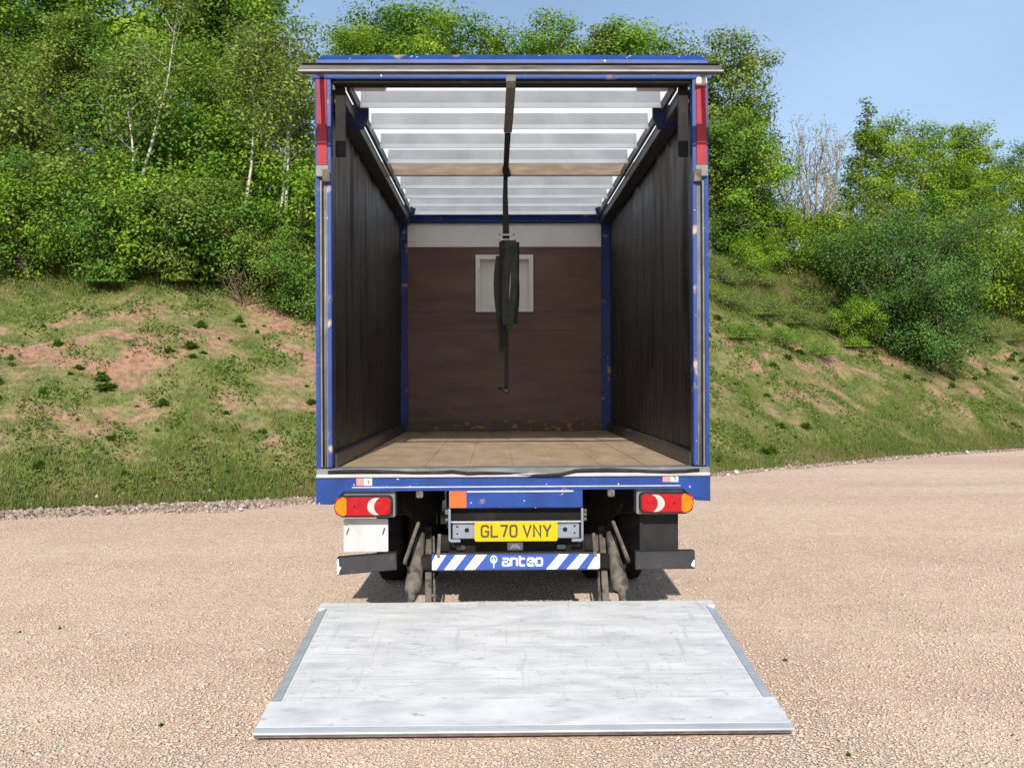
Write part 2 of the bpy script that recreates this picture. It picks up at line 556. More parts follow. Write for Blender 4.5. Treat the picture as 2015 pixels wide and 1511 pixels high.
# ------------------------------------------------------------ ground
def dtoe(X):
    """distance from the camera plane of the toe of the bank (y = d - CD)"""
    X = np.asarray(X, dtype=float)
    Xc = np.clip(X, -12.0, 8.5)
    return 15.95 + 0.51 * Xc + 0.018 * Xc ** 2 + 0.08 * np.minimum(X + 12.0, 0) + 0.64 * np.maximum(X - 8.5, 0)


def prof(n):
    n = np.asarray(n, dtype=float)
    ramp = 0.70 * np.clip(n, 0, None)
    top = 6.4
    k = 0.9   # smooth minimum of ramp and plateau, soft toe
    z = -k * np.log(np.exp(-np.minimum(ramp, 40) / k) + np.exp(-(top + 0.02 * n) / k))
    z0 = -k * np.log(1 + math.exp(-top / k))
    return np.where(n > 0, z - z0, n * 0.25) * np.clip((n + 0.3) / 1.2, 0.35, 1) ** 0.6


def bank_z(X, Y):
    n = (np.asarray(Y) + CD - dtoe(X)) * 0.87
    z = prof(n)
    w = np.clip(n / 1.5, 0, 1)
    return z + w * ((fbm(X, Y, 2.6, 3) - 0.5) * 0.55 + (fbm(X, Y, 0.5, 9, 3) - 0.5) * 0.16)


def gravel_material():
    m = bpy.data.materials.new('pink_buff_gravel')
    m.use_nodes = True
    n, l = m.node_tree.nodes, m.node_tree.links
    b = n['Principled BSDF']
    b.inputs['Roughness'].default_value = 0.9
    b.inputs['Specular IOR Level'].default_value = 0.25
    tc = n.new('ShaderNodeTexCoord')
    vo = n.new('ShaderNodeTexVoronoi')
    vo.inputs['Scale'].default_value = 55
    l.new(tc.outputs['Object'], vo.inputs['Vector'])
    sep = n.new('ShaderNodeSeparateColor')
    l.new(vo.outputs['Color'], sep.inputs['Color'])
    cr = n.new('ShaderNodeValToRGB')
    e = cr.color_ramp.elements
    e[0].position, e[0].color = 0.0, (0.38, 0.294, 0.238, 1)
    e[1].position, e[1].color = 1.0, (0.555, 0.472, 0.382, 1)
    for p, c in ((0.25, (0.434, 0.341, 0.277)), (0.55, (0.493, 0.391, 0.313)), (0.8, (0.527, 0.415, 0.324))):
        k = e.new(p)
        k.color = (*c, 1)
    l.new(sep.outputs['Red'], cr.inputs['Fac'])
    # broad drifts: pinker and buffer patches, wheel-worn areas
    n1 = n.new('ShaderNodeTexNoise')
    n1.inputs['Scale'].default_value = 0.22
    n1.inputs['Detail'].default_value = 7
    nmp = n.new('ShaderNodeMapping')
    nmp.inputs['Scale'].default_value = (0.45, 2.2, 1)
    nmp.inputs['Rotation'].default_value = (0, 0, 0.2)
    l.new(tc.outputs['Object'], nmp.inputs['Vector'])
    l.new(nmp.outputs['Vector'], n1.inputs['Vector'])
    mr = n.new('ShaderNodeMapRange')
    mr.inputs['From Min'].default_value = 0.38
    mr.inputs['From Max'].default_value = 0.62
    l.new(n1.outputs['Fac'], mr.inputs['Value'])
    tint = n.new('ShaderNodeMix')
    tint.data_type = 'RGBA'
    tint.inputs['A'].default_value = (1.05, 1.02, 0.96, 1)
    tint.inputs['B'].default_value = (0.93, 0.82, 0.79, 1)
    l.new(mr.outputs['Result'], tint.inputs['Factor'])
    n2 = n.new('ShaderNodeTexNoise')
    n2.inputs['Scale'].default_value = 7
    n2.inputs['Detail'].default_value = 8
    n2.inputs['Roughness'].default_value = 0.7
    l.new(tc.outputs['Object'], n2.inputs['Vector'])
    mr2 = n.new('ShaderNodeMapRange')
    mr2.inputs['From Min'].default_value = 0.3
    mr2.inputs['From Max'].default_value = 0.7
    mr2.inputs['To Min'].default_value = 0.82
    mr2.inputs['To Max'].default_value = 1.14
    l.new(n2.outputs['Fac'], mr2.inputs['Value'])
    m1 = n.new('ShaderNodeMix')
    m1.data_type = 'RGBA'
    m1.blend_type = 'MULTIPLY'
    m1.inputs['Factor'].default_value = 1
    l.new(cr.outputs['Color'], m1.inputs['A'])
    l.new(tint.outputs['Result'], m1.inputs['B'])
    m2 = n.new('ShaderNodeMix')
    m2.data_type = 'RGBA'
    m2.blend_type = 'MULTIPLY'
    m2.inputs['Factor'].default_value = 1
    l.new(m1.outputs['Result'], m2.inputs['A'])
    l.new(mr2.outputs['Result'], m2.inputs['B'])
    l.new(m2.outputs['Result'], b.inputs['Base Color'])
    bp = n.new('ShaderNodeBump')
    bp.inputs['Strength'].default_value = 0.6
    bp.inputs['Distance'].default_value = 0.009
    bp.invert = True
    l.new(vo.outputs['Distance'], bp.inputs['Height'])
    l.new(bp.outputs['Normal'], b.inputs['Normal'])
    return m


M['gravel'] = gravel_material()
# yard sheet: fine near the truck, reaching the horizon
xs = np.concatenate([[-600, -200, -80], np.linspace(-40, 40, 161), [80, 200, 600]])
ys = np.concatenate([[-300, -60], np.linspace(-14, 34, 97), [80, 300, 900]])
gx, gy = np.meshgrid(xs, ys)
gz = (fbm(gx, gy, 3.0, 21) - 0.5) * 0.03
gz[(np.abs(gx) < 1.6) & (gy < 0.3) & (gy > -2.4)] *= 0.3
nx = len(xs)
ii = (np.arange(len(ys) - 1)[:, None] * nx + np.arange(nx - 1)[None, :]).ravel()
gme = nmesh('gravel_yard', np.stack([gx.ravel(), gy.ravel(), gz.ravel() - 0.012], 1), np.stack([ii, ii + 1, ii + nx + 1, ii + nx], 1))
yard = tag(link('gravel_yard', gme, M['gravel'], smooth=True), 'pinkish buff gravel yard under the lorry', 'ground', kind='structure')


def stones_mesh(name, P, size, tone, seed, flat=1.0):
    """octahedral chips, squashed and twisted"""
    r = np.random.default_rng(seed)
    n = len(P)
    base = np.array([[1, 0, 0], [0, 1, 0], [-1, 0, 0], [0, -1, 0], [0, 0, 1], [0, 0, -1]], float)
    v = base[None] * (0.65 + 0.6 * r.random((n, 6, 1))) + r.normal(0, .16, (n, 6, 3))
    v = v * (size[:, None, None] * 0.5) * np.stack([0.9 + .5 * r.random(n), 0.7 + .4 * r.random(n), flat * (0.5 + .35 * r.random(n))], 1)[:, None, :]
    a = r.random(n) * 6.283
    t = r.normal(0, .35 * flat, n)
    ca, sa, ct, st = np.cos(a), np.sin(a), np.cos(t), np.sin(t)
    y1 = v[..., 1] * ct[:, None] - v[..., 2] * st[:, None]
    z1 = v[..., 1] * st[:, None] + v[..., 2] * ct[:, None]
    x2 = v[..., 0] * ca[:, None] - y1 * sa[:, None]
    y2 = v[..., 0] * sa[:, None] + y1 * ca[:, None]
    V = np.stack([x2, y2, z1], -1) + P[:, None, :]
    f = np.array([[0, 1, 4], [1, 2, 4], [2, 3, 4], [3, 0, 4], [1, 0, 5], [2, 1, 5], [3, 2, 5], [0, 3, 5]])
    Fc = (f[None] + 6 * np.arange(n)[:, None, None]).reshape(-1, 3)
    return nmesh(name, V.reshape(-1, 3), Fc, {'tone': np.repeat(tone, 6)})


def yard_z(x, y):
    return (fbm(x, y, 3.0, 21) - 0.5) * 0.03 - 0.012


n_st = 400000
sy = -2.9 + 13.5 * rng.random(n_st) ** 1.75
half = (sy + CD) * 0.56 + 0.5
sx = (rng.random(n_st) * 2 - 1) * half
keep = ~((np.abs(sx - 0.012) < 1.24) & (sy > -1.84) & (sy < 0.1))
keep &= (sy + CD) < dtoe(sx) - 0.9
keep &= rng.random(n_st) < np.clip((10.6 - sy) / 7.0 + 0.25 * (vnoise(sx, sy, 1.3, 55) - .5), 0, 1)
sx, sy = sx[keep], sy[keep]
ssz = np.clip(rng.lognormal(math.log(0.0125), 0.36, len(sx)), 0.006, 0.032)
sz = yard_z(sx, sy) + ssz * 0.10
drift = 0.5 * fbm(sx, sy, 2.6, 77) + 0.5 * fbm(sx * 0.22 + sy * 0.12, sy, 0.9, 79)
stone = np.clip(rng.normal(0.52, 0.13, len(sx)) + (drift - .5) * .9, 0, 1)
M['stone'] = tone_mat('gravel_chips', [(0, (0.331, 0.253, 0.200)), (0.25, (0.416, 0.322, 0.256)), (0.5, (0.476, 0.377, 0.295)),
                                       (0.75, (0.521, 0.411, 0.312)), (1, (0.581, 0.496, 0.395))], 0.9, noise_amt=0.12, nscale=60)
tag(link('gravel', stones_mesh('gravel', np.stack([sx, sy, sz], 1), ssz, stone, 5, 0.6), M['stone'], smooth=True),
    'loose pinkish buff gravel chips on the yard', 'gravel', kind='stuff')

# ------------------------------------------------------------ bank
bx = np.concatenate([np.linspace(-70, -16, 28), np.arange(-15.5, 26, 0.13), np.linspace(27, 90, 32)])
bn = np.concatenate([np.arange(-0.35, 8.5, 0.12), np.linspace(8.8, 14, 18), np.linspace(16, 90, 16)])
BX, BN = np.meshgrid(bx, bn)
BY = dtoe(BX) - CD + BN / 0.87
BZ = bank_z(BX, BY)


def cover(X, Y, n):
    """0 bare red earth .. 1 closed green turf"""
    c = fbm(X, Y, 2.0, 41, 5) * 0.6 + (fbm(X * 0.7, Y * 1.3, 0.38, 43, 5) - 0.5) * 1.7 + 0.29
    c = c + 0.34 * np.exp(-(n / 0.8) ** 2) + 0.40 * np.clip((n - 4.0) / 1.5, 0, 1)
    c = c + 0.14 * np.clip((2.2 - n) / 1.5, 0, 1)
    return np.clip(c, 0, 1)


CV = cover(BX, BY, BN)
nxb = len(bx)
ii = (np.arange(len(bn) - 1)[:, None] * nxb + np.arange(nxb - 1)[None, :]).ravel()
bme = nmesh('bank', np.stack([BX.ravel(), BY.ravel(), BZ.ravel()], 1), np.stack([ii, ii + 1, ii + nxb + 1, ii + nxb], 1),
            {'tone': CV.ravel()})
M['bank'] = tone_mat('red_earth_and_turf', [(0.0, (0.259, 0.133, 0.087)), (0.28, (0.234, 0.141, 0.087)), (0.44, (0.180, 0.145, 0.067)),
                                            (0.62, (0.130, 0.137, 0.044)), (1.0, (0.084, 0.117, 0.023))], 0.95, noise_amt=0.35, nscale=9, bump=0.6)
tag(link('bank', bme, M['bank'], smooth=True), 'red earth bank with patchy grass behind the yard', 'bank', kind='structure')


def grass_mesh(name, X, Y, h, tone, seed, lean=0.5):
    r = np.random.default_rng(seed)
    n = len(X)
    z = bank_z(X, Y) - 0.01
    a = r.random(n) * 6.283
    w = h * 0.05 + 0.0025
    dx, dy = np.cos(a) * w, np.sin(a) * w
    b = r.random(n) * 6.283
    ln = h * lean * r.random(n)
    base = np.stack([X, Y, z], 1)
    o = np.stack([dx, dy, np.zeros(n)], 1)
    tip = base + np.stack([np.cos(b) * ln, np.sin(b) * ln, h], 1)
    V = np.stack([base - o, base + o, tip], 1).reshape(-1, 3)
    return nmesh(name, V, np.arange(3 * n).reshape(-1, 3), {'tone': np.repeat(tone, 3)})


ng = 680000
gX = rng.random(ng) * 36 - 14
gn = 7.8 * rng.random(ng) ** 1.1 - 0.15
gY = dtoe(gX) - CD + gn / 0.87
gc = cover(gX, gY, gn)
keep = rng.random(ng) < np.clip((gc - 0.22) * 1.5, 0.02, 1)
gX, gY, gn, gc = gX[keep], gY[keep], gn[keep], gc[keep]
gh = (0.035 + 0.075 * rng.random(len(gX))) * (0.7 + 0.35 * np.exp(-(gn / 1.0) ** 2) + 0.8 * np.clip((gn - 4.4) / 1.5, 0, 1)) * (0.6 + 0.7 * gc)
gt = np.clip(gc * 0.72 + rng.normal(0, 0.2, len(gX)) + (fbm(gX, gY, 0.9, 91) - 0.5) * 0.9, 0, 1)
M['grass'] = tone_mat('bank_grass', [(0, (0.276, 0.184, 0.114)), (0.28, (0.230, 0.176, 0.081)), (0.5, (0.175, 0.172, 0.048)), (0.78, (0.124, 0.160, 0.030)), (1, (0.078, 0.123, 0.021))],
                      0.7, trans=0.3)
tag(link('grass', grass_mesh('grass', gX, gY, gh, gt, 3), M['grass']), 'thin dry and green grass on the bank', 'grass', kind='stuff')

# creeping leafy ground cover between the grass
nl = 170000
lX = rng.random(nl) * 36 - 14
ln_ = 6.6 * rng.random(nl)
lY = dtoe(lX) - CD + ln_ / 0.87
lc = fbm(lX, lY, 0.5, 131, 4) + 0.10 * np.clip((ln_ - 3.5) / 2, 0, 1)
keep = rng.random(nl) < np.clip((lc - 0.50) * 6, 0, 1)
lX, lY, lc = lX[keep], lY[keep], lc[keep]
COVER = np.stack([lX, lY, bank_z(lX, lY) + 0.015 + 0.09 * rng.random(len(lX)) * np.clip((lc - .5) * 5, .2, 1)], 1)
COVER_T = np.clip(rng.normal(0.5, 0.2, len(lX)) + (lc - .6), 0, 1)

# strip of rubble and bark along the toe
nr = 34000
rX = rng.random(nr) * 34 - 12
rw = np.where(rX < 0, 1.25, 0.55) * (0.7 + 0.6 * vnoise(rX, rX * 0, 1.1, 61))
ro = np.clip(rng.normal(0.5, 0.27, nr), -0.1, 1.1)
rY = dtoe(rX) - CD + 0.12 - ro * rw
rs = np.clip(rng.lognormal(math.log(0.042), 0.45, nr), 0.015, 0.13)
rz = np.maximum(yard_z(rX, rY), bank_z(rX, rY)) + rs * .1
rt = np.clip(rng.normal(0.42, 0.24, nr), 0, 1)
M['rubble'] = tone_mat('rubble', [(0, (0.10, 0.07, 0.05)), (0.4, (0.25, 0.185, 0.145)), (0.75, (0.33, 0.26, 0.21)), (1, (0.50, 0.45, 0.40))], 0.9)
tag(link('rubble_strip', stones_mesh('rubble_strip', np.stack([rX, rY, rz], 1), rs, rt, 6), M['rubble']),
    'strip of broken stone and bark at the foot of the bank', 'rubble', kind='stuff')


# ------------------------------------------------------------ plants
def leaf_mesh(name, C, size, tone, seed, center=None, up=0.7, out=0.6, ratio=0.62, clump=None):
    r = np.random.default_rng(seed)
    n = len(C)
    nm = r.normal(0, 0.55 if clump is None else 0.42, (n, 3))
    nm[:, 2] += up
    if center is not None:
        o = C - center
        nm += out * o / (np.linalg.norm(o, axis=1, keepdims=True) + 1e-6)
    if clump is not None:
        o = C - clump
        nm += 0.75 * o / (np.linalg.norm(o, axis=1, keepdims=True) + 1e-6)
    nm /= np.linalg.norm(nm, axis=1, keepdims=True) + 1e-9
    t = np.cross(nm, r.normal(0, 1, (n, 3)))
    t /= np.linalg.norm(t, axis=1, keepdims=True) + 1e-9
    b = np.cross(nm, t)
    L = (size * 0.5)[:, None]
    fold = nm * L * 0.22
    V = np.stack([C - t * L, C + b * L * ratio + fold - t * L * .1, C + t * L, C - b * L * ratio + fold - t * L * .1], 1).reshape(-1, 3)
    return nmesh(name, V, np.arange(4 * n).reshape(-1, 4), {'tone': np.repeat(tone, 4)})


def limb(p0, d, length, steps, wob, r, lift=0.0):
    """wandering polyline"""
    pts = [np.array(p0, float)]
    d = np.array(d, float)
    for _ in range(steps):
        d = d + r.normal(0, wob, 3)
        d[2] += lift
        d /= np.linalg.norm(d)
        pts.append(pts[-1] + d * length / steps)
    return pts


def make_tree(kind, seed, H, W, n_limb, leaf, per, clus_r, start=0.18, trunk_r=0.09, upright=0.5, lean=(0, 0), stems=1, spread=0.35, cut=0.25, droop=0.0, tone_mu=0.5, lk=0.42, rmin=0.007):
    """returns (wood mesh, leaf mesh) for a tree H tall with crown about W wide"""
    r = np.random.default_rng(seed)
    bm = bmesh.new()
    tips = []
    for s in range(stems):
        a = r.random() * 6.28
        d0 = np.array([lean[0], lean[1], 1.0]) + (np.array([math.cos(a), math.sin(a), 0]) * spread if stems > 1 else 0)
        hh = H * (0.92 if stems == 1 else 0.65 + 0.35 * r.random())
        tr = limb((0, 0, -0.15), d0 / np.linalg.norm(d0), hh, 9, 0.05, r)
        rad = [trunk_r * (1 - 0.9 * i / 9) for i in range(10)]
        tube_bm(bm, tr, rad, 6, cap=False)
        for k in range(n_limb // stems):
            u = start + (0.97 - start) * (k + r.random()) / (n_limb // stems)
            i = min(int(u * 9), 8)
            p = tr[i] + (tr[i + 1] - tr[i]) * (u * 9 - i)
            az = k * 2.4 + r.random() * 1.2
            shape = math.sin(math.pi * min(max((u - start) / (1 - start), 0.0), 1) ** 0.75 * 0.93 + 0.18)
            ln = max(W * 0.5 * (0.55 + 0.6 * r.random()) * (0.25 + 0.8 * shape), 0.25)
            el = upright * (0.5 + 0.9 * u) + r.normal(0, 0.15)
            dr = (math.cos(az), math.sin(az), el - droop)
            lb = limb(p, dr / np.linalg.norm(dr), ln, 5, 0.16, r, 0.06)
            lr = max(trunk_r * (1 - .85 * u) * lk, rmin)
            tube_bm(bm, lb, [lr * (1 - 0.8 * j / 5) for j in range(6)], 4, cap=False)
            tips.append(lb[-1]); tips.append(lb[-2])
            for q in range(max(3, int(ln * 3.2))):
                j = 1 + int(r.random() * 3.99)
                sd = r.normal(0, 0.7, 3) + np.array(dr) * 0.6
                sd[2] += 0.25
                sb = limb(lb[j], sd / np.linalg.norm(sd), ln * (0.22 + 0.3 * r.random()), 3, 0.2, r, 0.08)
                tube_bm(bm, sb, [max(lr * 0.4, rmin * .6), max(lr * 0.3, rmin * .5), max(lr * 0.22, rmin * .4), lr * 0.1], 3, cap=False)
                tips.append(sb[-1]); tips.append(sb[-2])
    wood = bpy.data.meshes.new(kind + '_trunk')
    bm.to_mesh(wood)
    bm.free()
    T = np.array(tips)
    T = T[r.random(len(T)) > cut * 0.4]
    m = len(T)
    cnt = np.maximum(4, r.normal(per, per * 0.35, m)).astype(int)
    idx = np.repeat(np.arange(m), cnt)
    cr = clus_r * (0.6 + 0.8 * r.random(m))
    g3 = r.normal(0, 1, (len(idx), 3))
    g3 /= np.maximum(np.linalg.norm(g3, axis=1, keepdims=True) / 2.0, 1.0)
    C = T[idx] + g3 * cr[idx][:, None] * np.array([1, 1, 0.62]) * 0.6
    C[:, 2] = np.maximum(C[:, 2], 0.05)
    ct = r.normal(tone_mu, 0.20, m)
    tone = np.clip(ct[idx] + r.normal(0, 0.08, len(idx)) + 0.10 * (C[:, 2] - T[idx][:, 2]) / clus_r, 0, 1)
    sz = leaf * (0.65 + 0.7 * r.random(len(idx)))
    lv = leaf_mesh(kind + '_crown', C, sz, tone, seed + 1, center=np.array([0, 0, H * 0.5]), up=0.5, out=0.35, clump=T[idx] - np.array([0, 0, 0.1]))
    return wood, lv


M['bark'] = mat('grey_brown_bark', (0.10, 0.075, 0.055), 0.9, 0, 0.35, 9, bump=0.4, bscale=30)
M['birch'] = mat('pale_bark', (0.40, 0.38, 0.33), 0.8, 0, 0.2, 9, (0.14, 0.115, 0.10), 14, 0.64, 0.72, bump=0.2, bscale=30, stretch=(1, 1, 2.5))
M['twig'] = mat('grey_twigs', (0.25, 0.21, 0.175), 0.9, 0, 0.3, 9)
M['dead_wood'] = mat('dead_brown_stems', (0.17, 0.115, 0.075), 0.9, 0, 0.3, 9)
M['leaf_maple'] = tone_mat('bright_maple_leaves', [(0, (0.057, 0.132, 0.013)), (0.35, (0.125, 0.252, 0.019)), (0.65, (0.209, 0.343, 0.027)), (1, (0.328, 0.435, 0.043))], 0.65, 0.44, spec=0.2)
M['leaf_deep'] = tone_mat('deep_green_leaves', [(0, (0.042, 0.102, 0.016)), (0.4, (0.089, 0.195, 0.025)), (0.7, (0.149, 0.276, 0.035)), (1, (0.238, 0.344, 0.057))], 0.65, 0.44, spec=0.2)
M['leaf_olive'] = tone_mat('olive_young_leaves', [(0, (0.072, 0.125, 0.020)), (0.4, (0.147, 0.223, 0.035)), (0.7, (0.219, 0.289, 0.046)), (1, (0.332, 0.371, 0.092))], 0.65, 0.44, spec=0.2)
M['leaf_lime'] = tone_mat('yellow_green_leaves', [(0, (0.076, 0.142, 0.011)), (0.4, (0.157, 0.262, 0.017)), (0.7, (0.229, 0.334, 0.023)), (1, (0.315, 0.403, 0.042))], 0.65, 0.44, spec=0.2)
M['leaf_dark'] = tone_mat('dark_bush_leaves', [(0, (0.023, 0.065, 0.011)), (0.4, (0.051, 0.125, 0.019)), (0.7, (0.089, 0.189, 0.027)), (1, (0.144, 0.251, 0.042))], 0.6, 0.28)
M['leaf_weed'] = tone_mat('weed_leaves', [(0, (0.060, 0.115, 0.016)), (0.5, (0.115, 0.197, 0.026)), (1, (0.187, 0.262, 0.040))], 0.6, 0.4)

PROTO = {}
for i in range(4):
    PROTO['maple%d' % i] = make_tree('maple', 100 + i, 7.0, 4.6, 36, 0.100, 125, 0.48, start=0.08, cut=1.52)
for i in range(2):
    PROTO['aspen%d' % i] = make_tree('aspen', 140 + i, 6.2, 3.0, 24, 0.08, 24, 0.38, start=0.52, trunk_r=0.056, upright=0.7, tone_mu=0.55, lk=0.2)
PROTO['aspen2'] = make_tree('aspen', 147, 6.2, 2.8, 26, 0.08, 24, 0.38, start=0.52, trunk_r=0.056, upright=0.7, tone_mu=0.55, lk=0.2, stems=2, spread=0.13)
for i in range(4):
    PROTO['shrub%d' % i] = make_tree('shrub', 160 + i, 2.4, 2.9, 34, 0.072, 46, 0.32, start=0.05, trunk_r=0.045, stems=4, upright=0.5)
PROTO['bush'] = make_tree('bush', 181, 4.7, 5.3, 66, 0.068, 66, 0.40, start=0.05, trunk_r=0.09, stems=6, upright=0.4)
PROTO['bush1'] = make_tree('bush', 182, 3.4, 3.8, 50, 0.068, 66, 0.40, start=0.03, trunk_r=0.07, stems=6, upright=0.3)
for i in range(2):
    PROTO['bramble%d' % i] = make_tree('bramble', 190 + i, 0.95, 2.6, 40, 0.060, 15, 0.24, start=0.05, trunk_r=0.016, stems=8, upright=0.25, rmin=0.007)
PROTO['bare'] = make_tree('bare', 205, 6.4, 3.4, 170, 0.07, 2.5, 0.22, start=0.12, trunk_r=0.06, stems=9, upright=2.2, cut=1.2, rmin=0.018, spread=0.26)
PROTO['sapling'] = make_tree('sapling', 211, 5.2, 1.1, 20, 0.10, 8, 0.18, start=0.3, trunk_r=0.045, upright=1.3, rmin=0.012)
for k, (w, c) in PROTO.items():
    w.polygons.foreach_set('use_smooth', [True] * len(w.polygons))
TRI_NAME = {'maple': ('field_maple_tree', 'tree'), 'aspen': ('aspen_tree', 'tree'), 'shrub': ('leafy_shrub', 'shrub'), 'bush': ('round_bush', 'bush'),
            'bramble': ('bramble_clump', 'bramble'), 'bare': ('bare_tree', 'tree'), 'sapling': ('sapling_tree', 'tree')}
MESHMAT = {}


def plant(proto, pxx, d, label, leafmat, sc=1.0, rz=None, wood='bark', group=None, dz=0.0, tall=1.0):
    """stand a copy of a plant on the bank in the direction of photo column pxx, d metres from the camera plane"""
    X = (pxx - 977.0) * d / F + CX
    Y = d - CD
    kind = proto.rstrip('0123456789')
    nm, cat = TRI_NAME[kind]
    r = empty(nm, (X, Y, float(bank_z(np.array([X]), np.array([Y]))[0]) + dz))
    r.rotation_euler.z = rz if rz is not None else random.random() * 6.28
    r.scale = (sc, sc, sc * tall)
    tag(r, label, cat, group)
    w, c = PROTO[proto]
    for part, me, mt in (('trunk' if kind not in ('shrub', 'bush', 'bramble') else 'stems', w, M[wood]), ('crown' if kind not in ('shrub', 'bush', 'bramble') else 'foliage', c, M[leafmat])):
        if not me.materials:
            me.materials.append(mt)
        o = bpy.data.objects.new(part, me)
        COL.objects.link(o)
        o.parent = r
        o.material_slots[0].link = 'OBJECT'
        o.material_slots[0].material = mt
    return r


GT = 'trees along the top of the bank'
A = 'bright green maple'
# left of the lorry, tall back row then front row
for a in (
    ('maple0', 30, 25.5, 'tall bright green maple above the bank, farthest from the lorry', 'leaf_maple', 1.10),
    ('maple1', 150, 26.5, 'tall deep green maple behind the forked pale-stemmed aspen', 'leaf_deep', 1.18),
    ('maple2', 330, 25.0, 'tall bright green maple between the two aspens', 'leaf_maple', 1.10),
    ('maple3', 440, 26.5, 'tall deep green maple behind the straight slender aspen', 'leaf_deep', 1.12),
    ('maple0', 468, 25.2, 'tall bright green maple with its crown edge against the sky beside the lorry', 'leaf_maple', 0.98),
    ('maple3', 90, 22.5, 'lower olive maple in front of the tall ones at the far end', 'leaf_olive', 0.66),
    ('maple1', 395, 22.6, 'lower green maple between the slender aspens', 'leaf_maple', 0.62),
    ('maple2', 560, 23.0, 'lower green maple behind the trio of pale aspens', 'leaf_maple', 0.66),
    ('maple0', 200, 22.8, 'lower deep green maple around the forked aspen', 'leaf_deep', 0.66),
    ('maple2', -60, 23.5, 'bright maple beyond all the others at the far end of the thicket', 'leaf_maple', 1.0),
):
    plant(*a, group=GT)
plant('aspen2', 262, 20.2, 'slim aspen with forked pale trunk among green shrubs', 'leaf_olive', 0.93, wood='birch')
plant('aspen1', 474, 20.2, 'slim aspen with single straight pale trunk', 'leaf_olive', 0.88, wood='birch')
plant('aspen1', 540, 19.9, 'thin leaning pale aspen, first of the trio beside the lorry', 'leaf_olive', 0.82, wood='birch', rz=1.0)
plant('aspen0', 562, 20.0, 'thin pale aspen, tallest of the trio beside the lorry', 'leaf_olive', 0.9, wood='birch', rz=3.0)
plant('sapling', 580, 20.0, 'thin pale sapling nearest the lorry, shortest of the trio', 'leaf_olive', 0.8, wood='birch')
for i, (p, x, d, mt, sc, lb) in enumerate((
    ('shrub0', -20, 19.3, 'leaf_deep', 0.95, 'deep green shrub at the far end of the thicket'),
    ('shrub1', 70, 18.8, 'leaf_maple', 0.85, 'bright green shrub low on the bank under the far maple'),
    ('shrub2', 150, 19.6, 'leaf_olive', 1.05, 'olive shrub in front of the forked aspen, towards the far end'),
    ('shrub3', 225, 19.0, 'leaf_deep', 0.85, 'deep green shrub at the foot of the forked aspen'),
    ('shrub0', 300, 19.5, 'leaf_maple', 1.05, 'bright green shrub on the lorry side of the forked aspen'),
    ('shrub1', 370, 19.2, 'leaf_olive', 0.9, 'olive shrub midway between the aspens'),
    ('shrub2', 440, 19.5, 'leaf_deep', 0.95, 'deep green shrub at the foot of the straight aspen'),
    ('shrub3', 520, 19.3, 'leaf_olive', 0.66, 'olive shrub over tangled dead stems'),
    ('shrub0', 590, 19.0, 'leaf_deep', 0.62, 'deep green shrub against the lorry post'),
    ('shrub2', 20, 20.8, 'leaf_olive', 1.2, 'tall olive shrub behind the low far shrubs'),
    ('shrub3', 340, 21.2, 'leaf_deep', 1.25, 'tall deep green shrub behind the bright one'),
    ('shrub1', 530, 21.6, 'leaf_maple', 1.2, 'tall bright shrub behind the aspen trio'),
    ('shrub1', 640, 20.4, 'leaf_maple', 1.1, 'bright shrub partly behind the lorry'),
)):
    plant(p, x, d, lb, mt, sc, group='shrubs of the thicket on the bank')
TRI_NAME['dead'] = ('dead_bramble', 'dead stems')
PROTO['dead'] = make_tree('dead', 231, 1.6, 1.6, 30, 0.05, 2, 0.2, start=0.1, trunk_r=0.022, stems=9, upright=1.0, cut=2.0, rmin=0.012, spread=0.55)
PROTO['dead'][0].polygons.foreach_set('use_smooth', [True] * len(PROTO['dead'][0].polygons))
plant('dead', 482, 19.0, 'tangle of dead brown stems at the front of the thicket', 'leaf_olive', 0.66, wood='dead_wood')
plant('dead', 60, 18.9, 'small tangle of dead stems below the far maple', 'leaf_olive', 0.5, wood='dead_wood')
# behind the lorry: only the tops show over the roof
for a in (
    ('maple1', 752, 28.0, 'maple crown showing over the roof at its end by the gap of sky', 'leaf_maple', 0.80),
    ('maple2', 812, 28.6, 'rounded maple crown over the roof, second from the gap of sky', 'leaf_deep', 0.93),
    ('maple3', 860, 27.2, 'tall maple crown over the roof, broadest of the row', 'leaf_maple', 0.92),
    ('maple0', 950, 28.0, 'deep green maple crown over the middle of the roof', 'leaf_deep', 0.85),
    ('maple1', 1050, 28.4, 'bright maple crown over the roof beside the strap', 'leaf_maple', 0.86),
    ('maple2', 1150, 28.8, 'olive maple crown over the roof, with gaps of sky', 'leaf_olive', 0.88),
    ('maple3', 1230, 29.5, 'low maple crown over the roof, lowest of the row', 'leaf_maple', 0.90),
    ('maple0', 1320, 30.0, 'thin olive maple crown over the roof corner', 'leaf_olive', 0.94),
):
    plant(*a, group=GT)
for x_, d_a, sc_, lb_, mt_ in ((705, 27.0, .86, 'slim ragged aspen top over the roof by the gap of sky', 'leaf_maple'), (1003, 27.6, .92, 'slim ragged aspen top over the middle of the roof', 'leaf_maple'),
                               (1105, 28.0, .86, 'slim ragged aspen top over the roof, beside the olive maple', 'leaf_deep'), (1275, 29.0, .92, 'slim ragged aspen top over the roof, beside the low maple', 'leaf_olive')):
    plant('aspen%d' % (int(x_) % 2), x_, d_a, lb_, mt_, sc_, group=GT)
